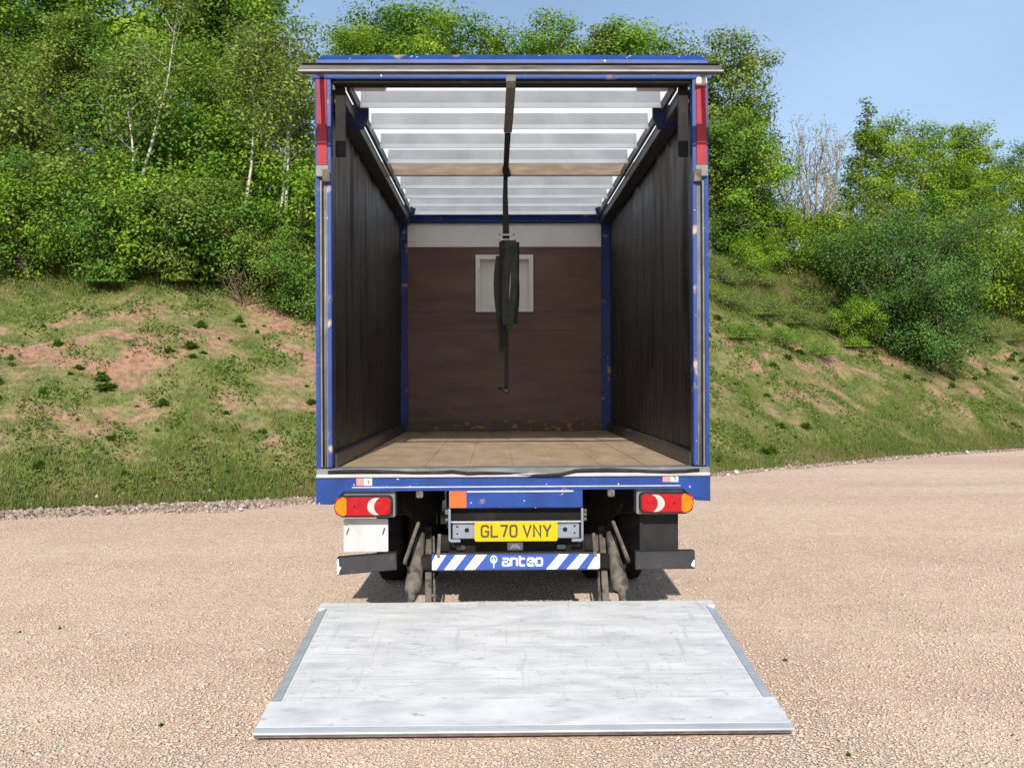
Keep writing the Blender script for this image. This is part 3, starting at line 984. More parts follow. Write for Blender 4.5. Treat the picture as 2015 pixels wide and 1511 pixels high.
# right of the lorry
plant('maple1', 1415, 30.6, 'tall olive maple rising behind the roof corner', 'leaf_olive', 0.98, group=GT)
plant('maple2', 1470, 29.6, 'dense bright maple beside the lorry, next to the bare tree', 'leaf_maple', 0.80, group=GT)
plant('maple3', 1400, 29.0, 'low dense maple beside the open rear post', 'leaf_deep', 0.72, group=GT)
plant('bare', 1604, 31.5, 'grey leafless tree of upright twigs between green maples', 'leaf_olive', 0.9, wood='twig')
plant('sapling', 1665, 33.5, 'spindly sapling poking above the tree line against the sky', 'leaf_olive', 1.22, wood='twig', dz=0)
for a in (
    ('maple0', 1742, 34.5, 'bright maple next to the bare tree, on its far side from the lorry', 'leaf_lime', 0.80),
    ('maple1', 1800, 37.0, 'spiky topped green maple above the dark bush', 'leaf_maple', 0.80),
    ('maple2', 1880, 38.5, 'yellow green maple above and beyond the dark bush', 'leaf_lime', 0.86),
    ('maple3', 1960, 40.0, 'yellow green maple at the low end of the tree line', 'leaf_lime', 0.80),
    ('maple0', 2035, 42.0, 'deep green maple at the low end of the tree line', 'leaf_deep', 0.86),
    ('maple1', 1905, 36.5, 'pointed green maple standing up from the low end of the tree line', 'leaf_maple', 0.70),
):
    plant(*a, group=GT)
plant('bush', 1775, 27.6, 'large dark green round bush low on the bank', 'leaf_dark', 0.90, rz=0.6)
plant('bush1', 1840, 26.9, 'dark green bush lobe spilling down the bank under the round bush', 'leaf_dark', 0.82, rz=2.0)
for i, (p, x, d, mt, sc, lb) in enumerate((
    ('shrub1', 1560, 30.0, 'leaf_lime', 0.9, 'yellow green shrub under the bare tree'),
    ('shrub2', 1660, 30.5, 'leaf_lime', 1.1, 'bright green shrub between the bare tree and the dark bush'),
    ('shrub3', 1690, 32.0, 'leaf_olive', 1.2, 'olive shrub just behind the dark bush'),
    ('shrub0', 1960, 33.0, 'leaf_lime', 1.35, 'yellow green shrub beyond the dark bush'),
    ('shrub1', 1900, 34.5, 'leaf_olive', 1.3, 'olive shrub behind the dark bush, up the bank'),
    ('shrub2', 2010, 33.5, 'leaf_olive', 1.0, 'olive shrub at the low open end of the bank'),
    ('shrub2', 1500, 31.5, 'leaf_deep', 1.0, 'deep green shrub under the dense maple, beside the bare tree'),
    ('shrub0', 1430, 31.0, 'leaf_olive', 1.0, 'olive shrub under the low dense maple by the lorry'),
    ('shrub0', 1690, 26.6, 'leaf_maple', 0.6, 'small bright shrub at the foot of the dark bush'),
    ('shrub3', 1490, 28.0, 'leaf_maple', 0.6, 'small bright shrub below the dense maple'),
)):
    plant(p, x, d, lb, mt, sc, group='shrubs on the open bank')
for i, (p, x, d, mt, sc) in enumerate((
    ('bramble0', 1430, 25.6, 'leaf_olive', 0.9), ('bramble1', 1500, 26.2, 'leaf_olive', 0.95), ('bramble0', 1560, 26.4, 'leaf_olive', 0.9), ('bramble1', 1450, 24.0, 'leaf_maple', 0.8),
    ('bramble0', 1540, 24.6, 'leaf_maple', 0.8), ('bramble1', 1610, 25.2, 'leaf_maple', 0.8), ('bramble0', 1420, 27.0, 'leaf_olive', 1.0), ('bramble1', 1580, 28.0, 'leaf_olive', 1.0),
    ('bramble0', 1640, 27.2, 'leaf_olive', 0.9), ('bramble1', 1480, 27.6, 'leaf_olive', 0.9), ('bramble0', 1945, 31.0, 'leaf_olive', 1.0), ('bramble1', 2000, 31.8, 'leaf_olive', 0.9))):
    plant(p, x, d, 'sprawling bramble clump with dry grey stems on the bank', mt, sc * 0.72, wood='twig', group='bramble clumps on the bank', tall=0.75)

tag(link('ground_cover', leaf_mesh('ground_cover', COVER, 0.035 + 0.045 * rng.random(len(COVER)), COVER_T, 17), M['leaf_weed']),
    'patches of creeping leafy weeds over the bank', 'ground cover', kind='stuff')
# low weeds
wr = np.random.default_rng(88)


def rosette(seed, n, rad, high):
    """leafy rosette, every leaf rooted in one crown point"""
    r = np.random.default_rng(seed)
    V, Fc, tn = [(0, 0, 0)], [], [.4]
    for q in range(n):
        a, e = r.random() * 6.283, r.random() ** 0.7
        ln = 0.5 + 0.6 * r.random()
        d = np.array([math.cos(a) * (1.1 - e * .8) * rad, math.sin(a) * (1.1 - e * .8) * rad, (0.10 + e) * high]) * ln
        sd = np.array([-math.sin(a), math.cos(a), r.normal(0, .4)]) * rad * 0.14
        t = float(np.clip(r.normal(.5, .2), 0, 1))
        b = len(V)
        V += [tuple(d * .62 + sd), tuple(d), tuple(d * .62 - sd)]
        Fc.append((0, b, b + 1, b + 2))
        tn += [t] * 3
    return nmesh('weed', np.array(V, float), np.array(Fc), {'tone': np.array(tn)})


weed_me = [rosette(300, 150, .20, .15), rosette(301, 150, .24, .13), rosette(302, 170, .17, .22)]
k = 0
for i in range(900):
    X = wr.random() * 30 - 11
    n = 0.3 + 5.2 * wr.random()
    if -1.8 < X < 3.0 or k >= 290: continue
    if vnoise(np.array([X]), np.array([n]), 1.5, 71)[0] < 0.40: continue
    Y = float(dtoe(X)) - CD + n / 0.87
    me = weed_me[k % 3]
    if not me.materials: me.materials.append(M['leaf_weed'])
    o = bpy.data.objects.new('weed_clump', me)
    COL.objects.link(o)
    o.location = (X, Y, float(bank_z(np.array([X]), np.array([Y]))[0]) - 0.005)
    o.rotation_euler.z = wr.random() * 6.28
    s = 0.25 + 0.7 * wr.random() ** 2.6
    o.scale = (s, s, s)
    tag(o, 'small leafy weed clump growing on the red earth bank', 'weed', 'weed clumps scattered over the bank')
    k += 1
for x, y in ((122, 1226), (45, 1232), (1545, 1301), (1670, 1492), (318, 1417)):
    d = CH * F / (y - 755)
    X, Y = (x - 977) * d / F + CX, d - CD
    me = weed_me[k % 3]
    o = bpy.data.objects.new('weed_sprig', me)
    COL.objects.link(o)
    o.location = (X, Y, float(yard_z(np.array([X]), np.array([Y]))[0]))
    o.scale = (0.10, 0.10, 0.10)
    tag(o, 'tiny green sprig growing alone in the gravel yard', 'weed', 'sprigs in the gravel')
    k += 1

# ------------------------------------------------------------ the lorry
T = tag(empty('box_lorry', (0, 0, 0)), 'blue curtain-sided lorry seen from behind, rear open, tail lift lowered', 'lorry')
XL, XR = -1.281, 1.276
LEN = 5.15

# corner posts of the rear portal: blue flanges with a grey seal channel between
for s, xo, xi in ((-1, XL, -1.180), (1, XR, 1.174)):
    p = box('corner_post', xo, xo - s * 0.027, 0.0, 0.10, 1.055, 3.620, M['blue'], T, 0.004)
    box('seal_channel', xo - s * 0.027, xo - s * 0.076, 0.014, 0.10, 1.103, 3.620, M['alu_dull'], p, 0.003)
    tube('seal_bead', [(xo - s * 0.046, 0.012, 1.11), (xo - s * 0.045, 0.011, 2.0), (xo - s * 0.046, 0.012, 3.04)], 0.008, M['rubber'], p, 6)
    tube('seal_bead', [(xo - s * 0.062, 0.012, 1.11), (xo - s * 0.063, 0.011, 2.0), (xo - s * 0.062, 0.012, 3.04)], 0.007, M['alu_dull'], p, 6)
    box('inner_flange', xo - s * 0.076, xi, 0.002, 0.10, 1.103, 3.620, M['blue_dirty'], p, 0.004)
    box('red_strip', xo - s * 0.014, xo - s * 0.078, -0.012, -0.0005, 3.06, 3.615 if s < 0 else 3.57, M['red_tape'], T, 0.002)
    bk = box('post_bracket', xo - s * 0.008, xo - s * 0.088, -0.020, -0.001, 2.985, 3.058, M['alu_dull'], T, 0.004)
    box('bracket_lip', xo - s * 0.05, xo - s * 0.10, -0.024, -0.0205, 2.95, 3.03, M['dusty'], bk, 0.002)
    if s > 0:
        box('post_cap', xo - 0.018, xo - 0.085, -0.05, -0.001, 3.575, 3.620, M['cream'], T, 0.006)
# header and roof cap
box('header_beam', XL - 0.02, XR + 0.02, -0.004, 0.12, 3.622, 3.668, M['blue'], T, 0.005)
box('header_seal', -1.17, 1.165, 0.02, 0.13, 3.600, 3.621, M['rubber'], T, 0.004)
bm = bmesh.new()
pr = [(0.0, 3.670, 1.288), (-0.012, 3.690, 1.285), (-0.004, 3.742, 1.268), (0.035, 3.785, 1.235), (0.09, 3.797, 1.20), (0.13, 3.797, 1.19)]
rings = []
for y, z, hw in pr:
    rings.append([bm.verts.new((-hw, y, z)), bm.verts.new((-hw * 0.55, y, z + 0.004)), bm.verts.new((hw * .55, y, z + 0.004)), bm.verts.new((hw, y, z))])
for a, b in zip(rings, rings[1:]):
    for q in range(3): bm.faces.new((a[q], a[q + 1], b[q + 1], b[q]))
for q in range(3):
    pass
bm.faces.new([r_[0] for r_ in rings] + [bm.verts.new((-1.285, 0.13, 3.67))])
bm.faces.new([r_[3] for r_ in rings] + [bm.verts.new((1.285, 0.13, 3.67))])
from_bm('roof_cap', bm, M['blue'], T)
# roof skin and outer roof
bm = bmesh.new()
cols = [(-1.245 + 2.49 * k / 12, 3.750 + 0.012 * (k % 2)) for k in range(13)]
ra = [bm.verts.new((x, 0.135, min(z, 3.752))) for x, z in cols]
rb = [bm.verts.new((x, LEN + .05, z)) for x, z in cols]
for k in range(12): bm.faces.new((ra[k], ra[k + 1], rb[k + 1], rb[k]))
from_bm('roof_skin', bm, M['roof'], T)
# curtain pole carried on two arms behind the header
pb = prism_x('curtain_pole', [(-0.47, 3.530), (-0.40, 3.524), (-0.36, 3.54), (-0.37, 3.566), (-0.44, 3.572), (-0.462, 3.552)], -1.290, 1.262, M['pole'], T, 0.004)
prism_x('pole_edge', [(-0.484, 3.520), (-0.474, 3.516), (-0.471, 3.5295), (-0.480, 3.5290)], -1.296, 1.268, M['alu_mid'], pb, 0.001)
for s in (-1, 1):
    bar('pole_arm', (s * 1.235, 0.0, 3.652), (s * 1.235, -0.40, 3.560), 0.028, 0.04, M['grey_paint'], T)
box('flap_edge', -1.28, 1.25, -0.455, -0.37, 3.573, 3.578, M['rubber'], pb, .001)

# sill, rear beam, corner drops
box('sill_plate', XL + .002, XR - .002, -0.02, 0.16, 1.048, 1.096, M['alu_dull'], T, 0.006)
box('sill_edge', XL + .004, XR - .004, -0.034, -0.0205, 1.040, 1.062, M['alu'], T, 0.004)
tube('rubber_seal', [(-1.2 + 0.1 * i, -0.028 - 0.006 * math.sin(i * .9), 1.074 + 0.008 * math.sin(i * 0.8) - (0.018 if 8 < i < 16 else 0)) for i in range(25)], 0.012, M['rubber'], T, 8)
x0, zb = XL, 0.866
beam = prism('rear_beam', [(XL, 1.039), (XL, .868), (XL + 0.105, .866), (XL + 0.175, .955), (XR - 0.175, .960), (XR - .125, .905), (XR - 0.095, .880), (XR, .874), (XR, 1.039)],
             -0.018, 0.09, M['blue'], T, 0.004)
box('beam_ridge', -1.05, 1.08, -0.024, -0.0185, .972, .980, M['alu'], beam, 0.002)
for xa, ya in ((702, 938), (1303, 934)):
    X0, Z0 = px(xa, ya)
    st = box('pink_sticker', X0, X0 + .049, -0.0215, -0.0185, Z0 - .048, Z0, M['pink'], beam, 0)
    st2 = box('white_sticker', X0 + .0505, X0 + .101, -0.0215, -0.0185, Z0 - .048, Z0, M['white'], beam, 0)
    strokes('sticker_mark', [[(X0 + .068, Z0 - .014), (X0 + .080, Z0 - .016), (X0 + .082, Z0 - .028), (X0 + .074, Z0 - .036)]], 0.0035, 0.0006, -0.0216, M['ink'], st2)
for xa in (825, 1202):
    X0, Z0 = px(xa, 962)
    box('beam_lug', X0 - .022, X0 + .022, -0.012, 0.05, Z0 - .052, Z0 + .004, M['dusty'], T, 0.005)
# centre beam with orange sticker
X0, Z0 = px(883, 960)
X1, Z1 = px(1145, 998)
cb = box('centre_beam', X0, X1, -0.03, 0.06, Z1, Z0 - .005, M['blue'], T, 0.006)
box('orange_sticker', X0 + .002, X0 + .112, -0.0335, -0.0305, Z1 + .004, Z0 - .012, M['orange'], cb, 0.001)
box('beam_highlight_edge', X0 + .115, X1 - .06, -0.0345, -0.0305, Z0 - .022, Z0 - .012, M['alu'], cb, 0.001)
box('under_beam', X0 + 0.005, X1 - 0.005, 0.03, 0.10, .745, .832, M['chassis'], T, 0.004)
# plate carrier frame
for xa, xb in ((X0 - .004, X0 + .010), (X1 - .010, X1 + .004)):
    fr = box('carrier_upright', xa, xb, -0.03, 0.07, .625, Z1 - .002, M['grey_paint'], T, 0.003)
    s = -1 if xa < 0 else 1
    xc = (xa + xb) / 2 + s * 0.016
    for zz in (.80, .775 if s > 0 else .79, .745):
        tube('bolt', [(xc - s * .008, -.02, zz + 0.018), (xc + s * 0.012, -.02, zz + 0.018)], 0.012, M['dusty'], fr, 6)
cp = box('plate_carrier', X0 + .022, X1 - .022, -0.015, 0.0, .640, .744, M['grey_paint'], T, 0.004)
box('carrier_lip', X0 + .012, X1 - .012, -0.040, -0.004, .746, .754, M['alu'], cp, 0.002)
for s, xe in ((1, X0 + .022), (-1, X1 - .022)):
    prism('carrier_hole', disc(xe + s * .092, .695, .015, .015, 14), -0.0165, -0.0148, M['chassis'], cp)
    prism('carrier_hole', disc(xe + s * .03, .718, .008, .006, 8), -0.0165, -0.0148, M['chassis'], cp)
    prism('carrier_hole', disc(xe + s * .03, .672, .006, .006, 8), -0.0165, -0.0148, M['chassis'], cp)
    box('carrier_foot', xe - s * .018, xe + s * .05, -0.028, -0.016, .618, .638, M['grey_paint'], cp, 0.003)
pxl, pzt = px(933, 1024)
pxr, pzb = px(1095, 1062)
plate = prism('number_plate', rrect(pxl, pxr, pzb, pzt, 0.012), -0.045, -0.0405, M['plate'], T, 0.001)
G = {  # glyph strokes in a unit box: x 0..w, z 0..1
    'G': (.62, [[(.62, .80), (.60, .90), (.48, 1), (.16, 1), (.04, .9), (0, .72), (0, .28), (.04, .1), (.16, 0), (.46, 0), (.58, .08), (.62, .2), (.62, .46), (.36, .46)]]),
    'L': (.56, [[(0, 1), (0, 0), (.56, 0)]]),
    '7': (.58, [[(0, 1), (.58, 1), (.46, .62), (.26, 0)]]),
    '0': (.58, [[(.14, 0), (.03, .1), (0, .25), (0, .75), (.03, .9), (.14, 1), (.44, 1), (.55, .9), (.58, .75), (.58, .25), (.55, .1), (.44, 0), (.14, 0)]]),
    'V': (.66, [[(0, 1), (.33, 0), (.66, 1)]]),
    'N': (.60, [[(0, 0), (0, 1), (.60, 0), (.60, 1)]]),
    'Y': (.64, [[(0, 1), (.32, .45), (.64, 1)], [(.32, .45), (.32, 0)]]),
}
cur, lines = 0.0, []
for ch in 'GL70 VNY':
    if ch == ' ':
        cur += 0.34
        continue
    w, st = G[ch]
    for ln in st: lines.append([(cur + a, b) for a, b in ln])
    cur += w + 0.30
tw = cur - 0.30
hh = 0.070
sx_ = 0.446 / tw
lx, lz = (pxl + pxr) / 2 - 0.223, (pzt + pzb) / 2 - hh / 2 + .003
strokes('registration_lettering', [[(lx + a * sx_, lz + b * hh) for a, b in ln] for ln in lines], 0.0066, 0.0010, -0.0452, M['ink'], plate)
# small plaque and brackets under the plate
a, b = px(997, 1067, .05)
c, d_ = px(1028, 1083, .05)
lowb = box('lift_beam', -0.50, 0.52, 0.075, 0.16, .53, .64, M['chassis'], T, 0.006)
pq = box('maker_plaque', a, c, 0.068, 0.0745, d_, b, M['grey_paint'], T, 0.002)
strokes('plaque_mark', [[(a + .022, d_ + .012), (a + .036, d_ + .036), (a + .066, d_ + .036), (a + .080, d_ + .012)], [(a + .030, d_ + .022), (a + .072, d_ + .022)]], 0.0055, 0.0008, 0.0678, M['white'], pq)
for xa in (1103, 905):
    a, b = px(xa, 1072, .05)
    box('beam_clip', a - .03, a + .03, 0.05, 0.074, b - .03, b, M['black'], T, 0.006)

# sign bar
sxl, szt = px(848, 1087, .03)
sxr, szb = px(1180, 1122, .03)
sb = box('sign_bar', sxl, sxr, 0.032, 0.072, szb, szt, M['black'], T, 0.004)
fz0, fz1 = px(0, 1119.5, .03)[1], px(0, 1090, .03)[1]
face = box('sign_face', sxl + .002, sxr - .002, 0.0285, 0.0315, fz0, fz1, M['sign_blue'], sb, 0)
for t0, t1, b0, b1 in ((856, 877, 848.5, 857), (895, 916, 872, 893), (935, 957, 912, 933), (1098, 1118, 1073, 1094), (1139, 1158, 1113, 1135), (1172, 1179, 1154, 1176)):
    q = [(px(b0, 0, .03)[0], fz0), (px(b1, 0, .03)[0], fz0), (px(t1, 0, .03)[0], fz1), (px(t0, 0, .03)[0], fz1)]
    if b0 < 850: q = [(sxl + .003, fz0), (px(b1, 0, .03)[0], fz0), (px(t1, 0, .03)[0], fz1), (px(t0, 0, .03)[0], fz1), (sxl + .003, fz0 + .055)]
    if t0 > 1170: q = [(px(b0, 0, .03)[0], fz0), (px(b1, 0, .03)[0], fz0), (sxr - .003, fz0 + .012), (sxr - .003, fz1), (px(t0, 0, .03)[0], fz1)]
    prism('white_stripe', q, 0.0262, 0.0284, M['white'], sb)
AG = {
    'a': [[(0.05, 1), (.85, 1), (1, .85), (1, 0), (.1, 0), (0, .12), (0, .42), (.1, .54), (1, .54)]],
    'n': [[(0, 0), (0, 1), (.85, 1), (1, .85), (1, 0)]],
    't': [[(0.05, 1.28), (.05, .12), (.18, 0), (.85, 0)], [(.05, .98), (.85, .98)]],
    'e': [[(0, .50), (1, .50), (1, .88), (.88, 1), (.12, 1), (0, .88), (0, .12), (.12, 0), (1, 0)]],
    'o': [[(.12, 0), (0, .12), (0, .88), (.12, 1), (.88, 1), (1, .88), (1, .12), (.88, 0), (.12, 0)]],
}
tx0, tz0 = px(988, 1111.5, .03)
tx1, tz1 = px(1065, 1098, .03)
cw = (tx1 - tx0) / (5 + 4 * 0.45)
lines = []
for i, ch in enumerate('anteo'):
    for ln in AG[ch]:
        lines.append([(tx0 + cw * (i * 1.45 + a), tz0 + (tz1 - tz0) * b) for a, b in ln])
strokes('maker_lettering', lines, 0.0068, 0.0012, 0.0280, M['white'], sb)
ex, ez = px(970, 1100, .03)
strokes('maker_emblem', [disc(ex, ez + .002, .020, .023, 18) + [(ex + .020, ez + .002)], [(ex - .008, ez - .012), (ex, ez + .012), (ex + .008, ez - .012)], [(ex, ez - .014), (ex, ez - .052)]],
        0.0038, 0.0010, 0.0280, M['pale_blue'], sb)

# tail lamps
for s in (-1, 1):
    if s < 0:
        xo, zt = px(660, 972)
        xi, zb = px(772, 1012)
    else:
        xo, zt = px(1362, 969)
        xi, zb = px(1257, 1009)
    br = box('lamp_bracket', xo - s * .03, xi - s * .014, 0.012, 0.16, zb - .014, zt + .036, M['alu_dull'], T, 0.006)
    lo, hi = min(xo, xi), max(xo, xi)
    hs = prism('tail_lamp', rrect(lo, hi, zb, zt, 0.05 if s > 0 else .03, 6, 0.05 if s < 0 else .03), -0.045, 0.0115, M['rubber'], T, 0.004)
    m_ = 0.008
    prism('red_lens', rrect(lo + m_, hi - m_, zb + m_, zt - m_, 0.025, 6), -0.060, -0.0455, M['lamp_red'], hs, 0.006)
    am = rrect(min(xo - s * m_, xo - s * .080), max(xo - s * m_, xo - s * .080), zb + m_ * .9, zt - m_ * .9, 0.012 if s < 0 else 0.045, 6, 0.045 if s < 0 else 0.012)
    prism('amber_lens', am, -0.064, -0.0456, M['lamp_amber'], hs, 0.005)
    zc = (zb + zt) / 2
    xw = xi + s * 0.095
    prism('clear_lens', disc(xw, zc, .062, (zt - zb) / 2 - m_ - .002), -0.0645, -0.0606, M['lamp_white'], hs, 0.002)
    xr_ = xi + s * 0.062
    prism('red_round_lens', disc(xr_, zc, .050, (zt - zb) / 2 - m_ - .003), -0.071, -0.0646, M['lamp_red'], hs, 0.003)
    for k_ in (xo - s * .13,):
        tube('lens_screw', [(k_, -.061, zc), (k_, -.0625, zc)], 0.007, M['rubber'], hs, 8)
# white plate under the left lamp, black mudflap under the right
a, b = px(676, 1018, .05)
c, d_ = px(763, 1083, .05)
wpn = box('white_splash_plate', a, c, 0.045, 0.055, d_, b, M['white_paint'], T, 0.004)
for xx in (a + .02, c - .035):
    bar('dirt_rib', (xx, 0.043, b - .10), (xx + .014, 0.043, b - .06), 0.008, 0.006, M['dusty'], wpn, 0)
a, b = px(1258, 1010, .08)
c, d_ = px(1334, 1085, .08)
box('mudflap', a, c, 0.075, 0.085, d_, b, M['rubber'], T, 0.003)
# outer bumpers of the tail lift
for pts in (((662, 1095), (778, 1086), (779, 1119), (663, 1129)), ((1250, 1087), (1367, 1086), (1368, 1121), (1250, 1122))):
    q = [px(x, y, .02) for x, y in pts]
    bmp = prism('bumper', q, 0.02, 0.10, M['black'], T, 0.005)
    q0, q1, q2, q3 = q
    out = q[0] if q[0][0] < 0 else q[1]
    s = -1 if out[0] < 0 else 1
    if s < 0: chip = [(0.002, .006), (.012, .006), (.014, .05), (.030, .062), (.016, .085), (.014, .105), (.002, .105)]
    else: chip = [(0.002, .055), (.008, .058), (.024, .085), (.020, .10), (.002, .104)]
    prism('bumper_chip', [(out[0] - s * u, out[1] - v_) for u, v_ in chip], 0.0175, 0.0198, M['white'], bmp)
# lift arms and rams
for s in (-1, 1):
    c0 = 0.016
    X_ = lambda x: c0 + s * x
    arm = bar('lift_arm', (X_(.572), -0.06, .185), (X_(.615), .62, .60), .042, .075, M['dusty'], T)
    bar('arm_plate', (X_(.532), -0.05, .195), (X_(.575), .55, .56), .014, .06, M['dusty'], arm)
    box('hinge_bracket', X_(.635) - .10, X_(.635) + .10, -.087, -.06, .165, .222, M['chassis'], arm, .004)
    tube('arm_pivot', [(X_(.515), -0.02, .205), (X_(.60), -0.02, .205)], .030, M['dusty'], arm, 12)
    ram = tube('lift_ram', [(X_(.688), 0.0, .235), (X_(.686), .03, .275), (X_(.684), .05, .290), (X_(.680), .09, .33), (X_(.672), .17, .40), (X_(.665), .24, .455), (X_(.66), .33, .53), (X_(.655), .42, .60)],
               [.026, .026, .052, .056, .050, .040, .036, .030], M['dusty'], T, 14)
    tube('ram_rod', [(X_(.690), -0.08, .19), (X_(.688), 0.0, .238)], .022, M['steel'], ram, 10)
    tube('ram_hose', [(X_(.70), .10, .38), (X_(.73), .14, .45), (X_(.71), .24, .55), (X_(.66), .38, .64)], .009, M['rubber'], ram, 6)
    bar('tilt_link', (X_(.735), .05, .47), (X_(.66), .30, .70), .022, .03, M['dusty'], T)
    bar('stay', (X_(.512), .02, .515), (X_(.505), .06, .66), .022, .012, M['dusty'], T, .002)
    box('arm_bracket', X_(.48) - .03, X_(.48) + .03, .055, .10, .545, .625, M['chassis'], T, .004)
# tail lift deck: wedge frame with planks laid side by side, side edges, tip plate
PW = 1.252
PC = 0.012
ya, za, yb, zb_ = -0.09, 0.246, -1.855, 0.042   # top of hinge edge, top of tip
def dz_(t): return za + (zb_ - za) * t
def dy_(t): return ya + (yb - ya) * t
pf = prism_x('lift_platform', [(ya, za - .012), (dy_(.99), dz_(.99) - .012), (dy_(.985), .006), (ya, za - .075)], PC - PW + .006, PC + PW - .006, M['alu'], T)
edges_t = [0.0, 0.055, 0.16, 0.27, 0.38, 0.49, 0.60, 0.705, 0.815]
side = 0.055
for i in range(8):
    t0, t1 = edges_t[i] + .0002, edges_t[i + 1] - .0002
    lift = 0.0
    xe = 0.0 if i == 0 else side + .002
    prism_x('deck_plank', [(dy_(t0), dz_(t0) + lift), (dy_(t1), dz_(t1) + lift), (dy_(t1), dz_(t1) - .0115), (dy_(t0), dz_(t0) - .0115)], PC - PW + xe, PC + PW - xe, M['deck'], pf)
for s in (-1, 1):
    t0, t1 = .0562, .8138
    xa, xb = PC + s * (PW - side), PC + s * PW
    bm = bmesh.new()
    v = []
    for t in (t0, t1):
        for xx, dzz in ((xa, .001), (xb, -.014), (xb, -.030), (xa, -.0115)):
            v.append(bm.verts.new((xx, dy_(t), dz_(t) + dzz)))
    for f in ((0, 1, 2, 3), (7, 6, 5, 4), (0, 4, 5, 1), (1, 5, 6, 2), (2, 6, 7, 3), (3, 7, 4, 0)): bm.faces.new([v[i] for i in f])
    from_bm('side_edge', bm, M['deck_edge'], pf)
prism_x('tip_plate', [(dy_(.8162), dz_(.8162) + .001), (dy_(.972), dz_(.972)), (dy_(.972), dz_(.972) - .0115), (dy_(.8162), dz_(.8162) - .0115)], PC - PW, PC + PW, M['deck_tip'], pf, 0.001)
prism_x('tip_edge', [(dy_(.9725), dz_(.9725)), (dy_(.992), dz_(.992) - .004), (dy_(1.0), dz_(1.0) - .008), (dy_(1.0), dz_(1.0) - .016), (dy_(.9725), dz_(.9725) - .0115)], PC - PW - .003, PC + PW + .003, M['deck_edge'], pf, 0.001)

# body: floor boards, kick rails, curtains, bulkhead
nb = 8
xw0, xw1 = -1.19, 1.185
for i in range(nb):
    w = (xw1 - xw0) / nb
    box('floor_board', xw0 + i * w + .0003, xw0 + (i + 1) * w - .0003, 0.162, LEN - .002, 1.055, 1.088 + 0.0012 * ((i * 5) % 3), M['floor'], T, 0.002)
box('floor_bed', -1.22, 1.22, 0.165, LEN + .05, 1.0, 1.053, M['chassis'], T, 0)
for s in (-1, 1):
    xk = 1.205
    box('kick_rail', s * 1.165, s * 1.225, 0.105, LEN - .08, 1.092, 1.185, M['rail_dark'], T, 0.006)
    # curtain with folds
    ny, nz = 220, 26
    Y_, Z_ = np.meshgrid(np.linspace(0.11, LEN - .06, ny), np.linspace(1.10, 3.62, nz))
    rr = np.random.default_rng(30 + s)
    off = np.zeros_like(Y_)
    hgt = (Z_ - 1.1) / 2.5
    for k_ in range(16):
        yc = 0.2 + (LEN - .4) * (k_ + rr.random()) / 16
        wd = 0.02 + 0.05 * rr.random()
        am = (0.006 + 0.014 * rr.random()) * rr.choice([-1, 1])
        off += am * np.exp(-((Y_ - yc - 0.05 * (1 - hgt) * rr.normal()) / wd) ** 2) * (0.25 + 0.75 * hgt ** (0.6 + rr.random()))
    off += 0.008 * np.sin(Y_ * 2.3 + s) * np.sin(Z_ * 1.9) + 0.004 * np.sin(Y_ * 31 + 3 * np.sin(Z_))
    ii = (np.arange(nz - 1)[:, None] * ny + np.arange(ny - 1)[None, :]).ravel()
    V = np.stack([(s * 1.222 + off).ravel(), Y_.ravel(), Z_.ravel()], 1)
    V2 = V + np.array([s * 0.022, 0, 0])
    nvv = len(V)
    f1 = np.stack([ii, ii + 1, ii + ny + 1, ii + ny], 1)
    cme = nmesh('side_curtain', np.concatenate([V, V2]), np.concatenate([f1, f1[:, ::-1] + nvv]))
    co = link('side_curtain', cme, M['curtain'], T, True)
    cov = box('curtain_outer_skin', s * 1.262, s * 1.272, 0.105, LEN + .04, .92, 3.66, M['blue'], T, 0)
    # cant rail under the roof
    box('cant_rail', s * 1.105, s * 1.215, 0.135, LEN - .01, 3.50, 3.59, M['rail_dark'], T, 0.006)
    box('cant_rail_lip', s * 1.075, s * 1.098, 0.135, LEN - .01, 3.585, 3.66, M['rail_dark'], T, 0.004)
    # gathered curtain end by the post
    tube('curtain_pole_inner', [(s * 1.135, .16, 1.09), (s * 1.135, .16, 3.6)], .016, M['rail_dark'], T, 8) if False else None
    box('curtain_strap', s * 1.10, s * 1.166, .104, .129, 3.14, 3.597, M['rubber'], T, 0.004)
    # portal gusset
    prism('roof_gusset', [(s * 1.20, 3.64), (s * 1.02, 3.64), (s * 1.02, 3.55), (s * 1.06, 3.47), (s * 1.20, 3.47)], .66, .70, M['blue_dark'], T, .004)
    prism('roof_gusset', [(s * 1.20, 3.66), (s * 1.03, 3.66), (s * 1.05, 3.58), (s * 1.20, 3.50)], LEN - .22, LEN - .18, M['blue_dark'], T, .004)
    box('roof_lamp', s * .86, s * 1.08, .32, .40, 3.655, 3.70, M['lamp_grey'], T, .008)
# roof bows with turned lower lip
for i, d in enumerate((7.06, 7.65, 8.27, 8.84, 9.40, 9.98, 10.5, 11.0, 11.5)):
    y = d - CD
    if i == 4: continue
    b_ = prism_x('roof_bow', [(y, 3.639), (y + .040, 3.639), (y + .050, 3.735), (y + .022, 3.735)], -1.07, 1.07, M['galv'], T, 0.002)
    prism_x('bow_lip', [(y - .032, 3.600), (y - .024, 3.598), (y - .003, 3.637), (y - .011, 3.640)], -1.07, 1.07, M['galv_lip'], b_, 0.001)
box('timber_bar', -1.215, 1.205, 9.40 - CD - .02, 9.40 - CD + .03, 3.612, 3.742, M['wood'], T, 0.006)
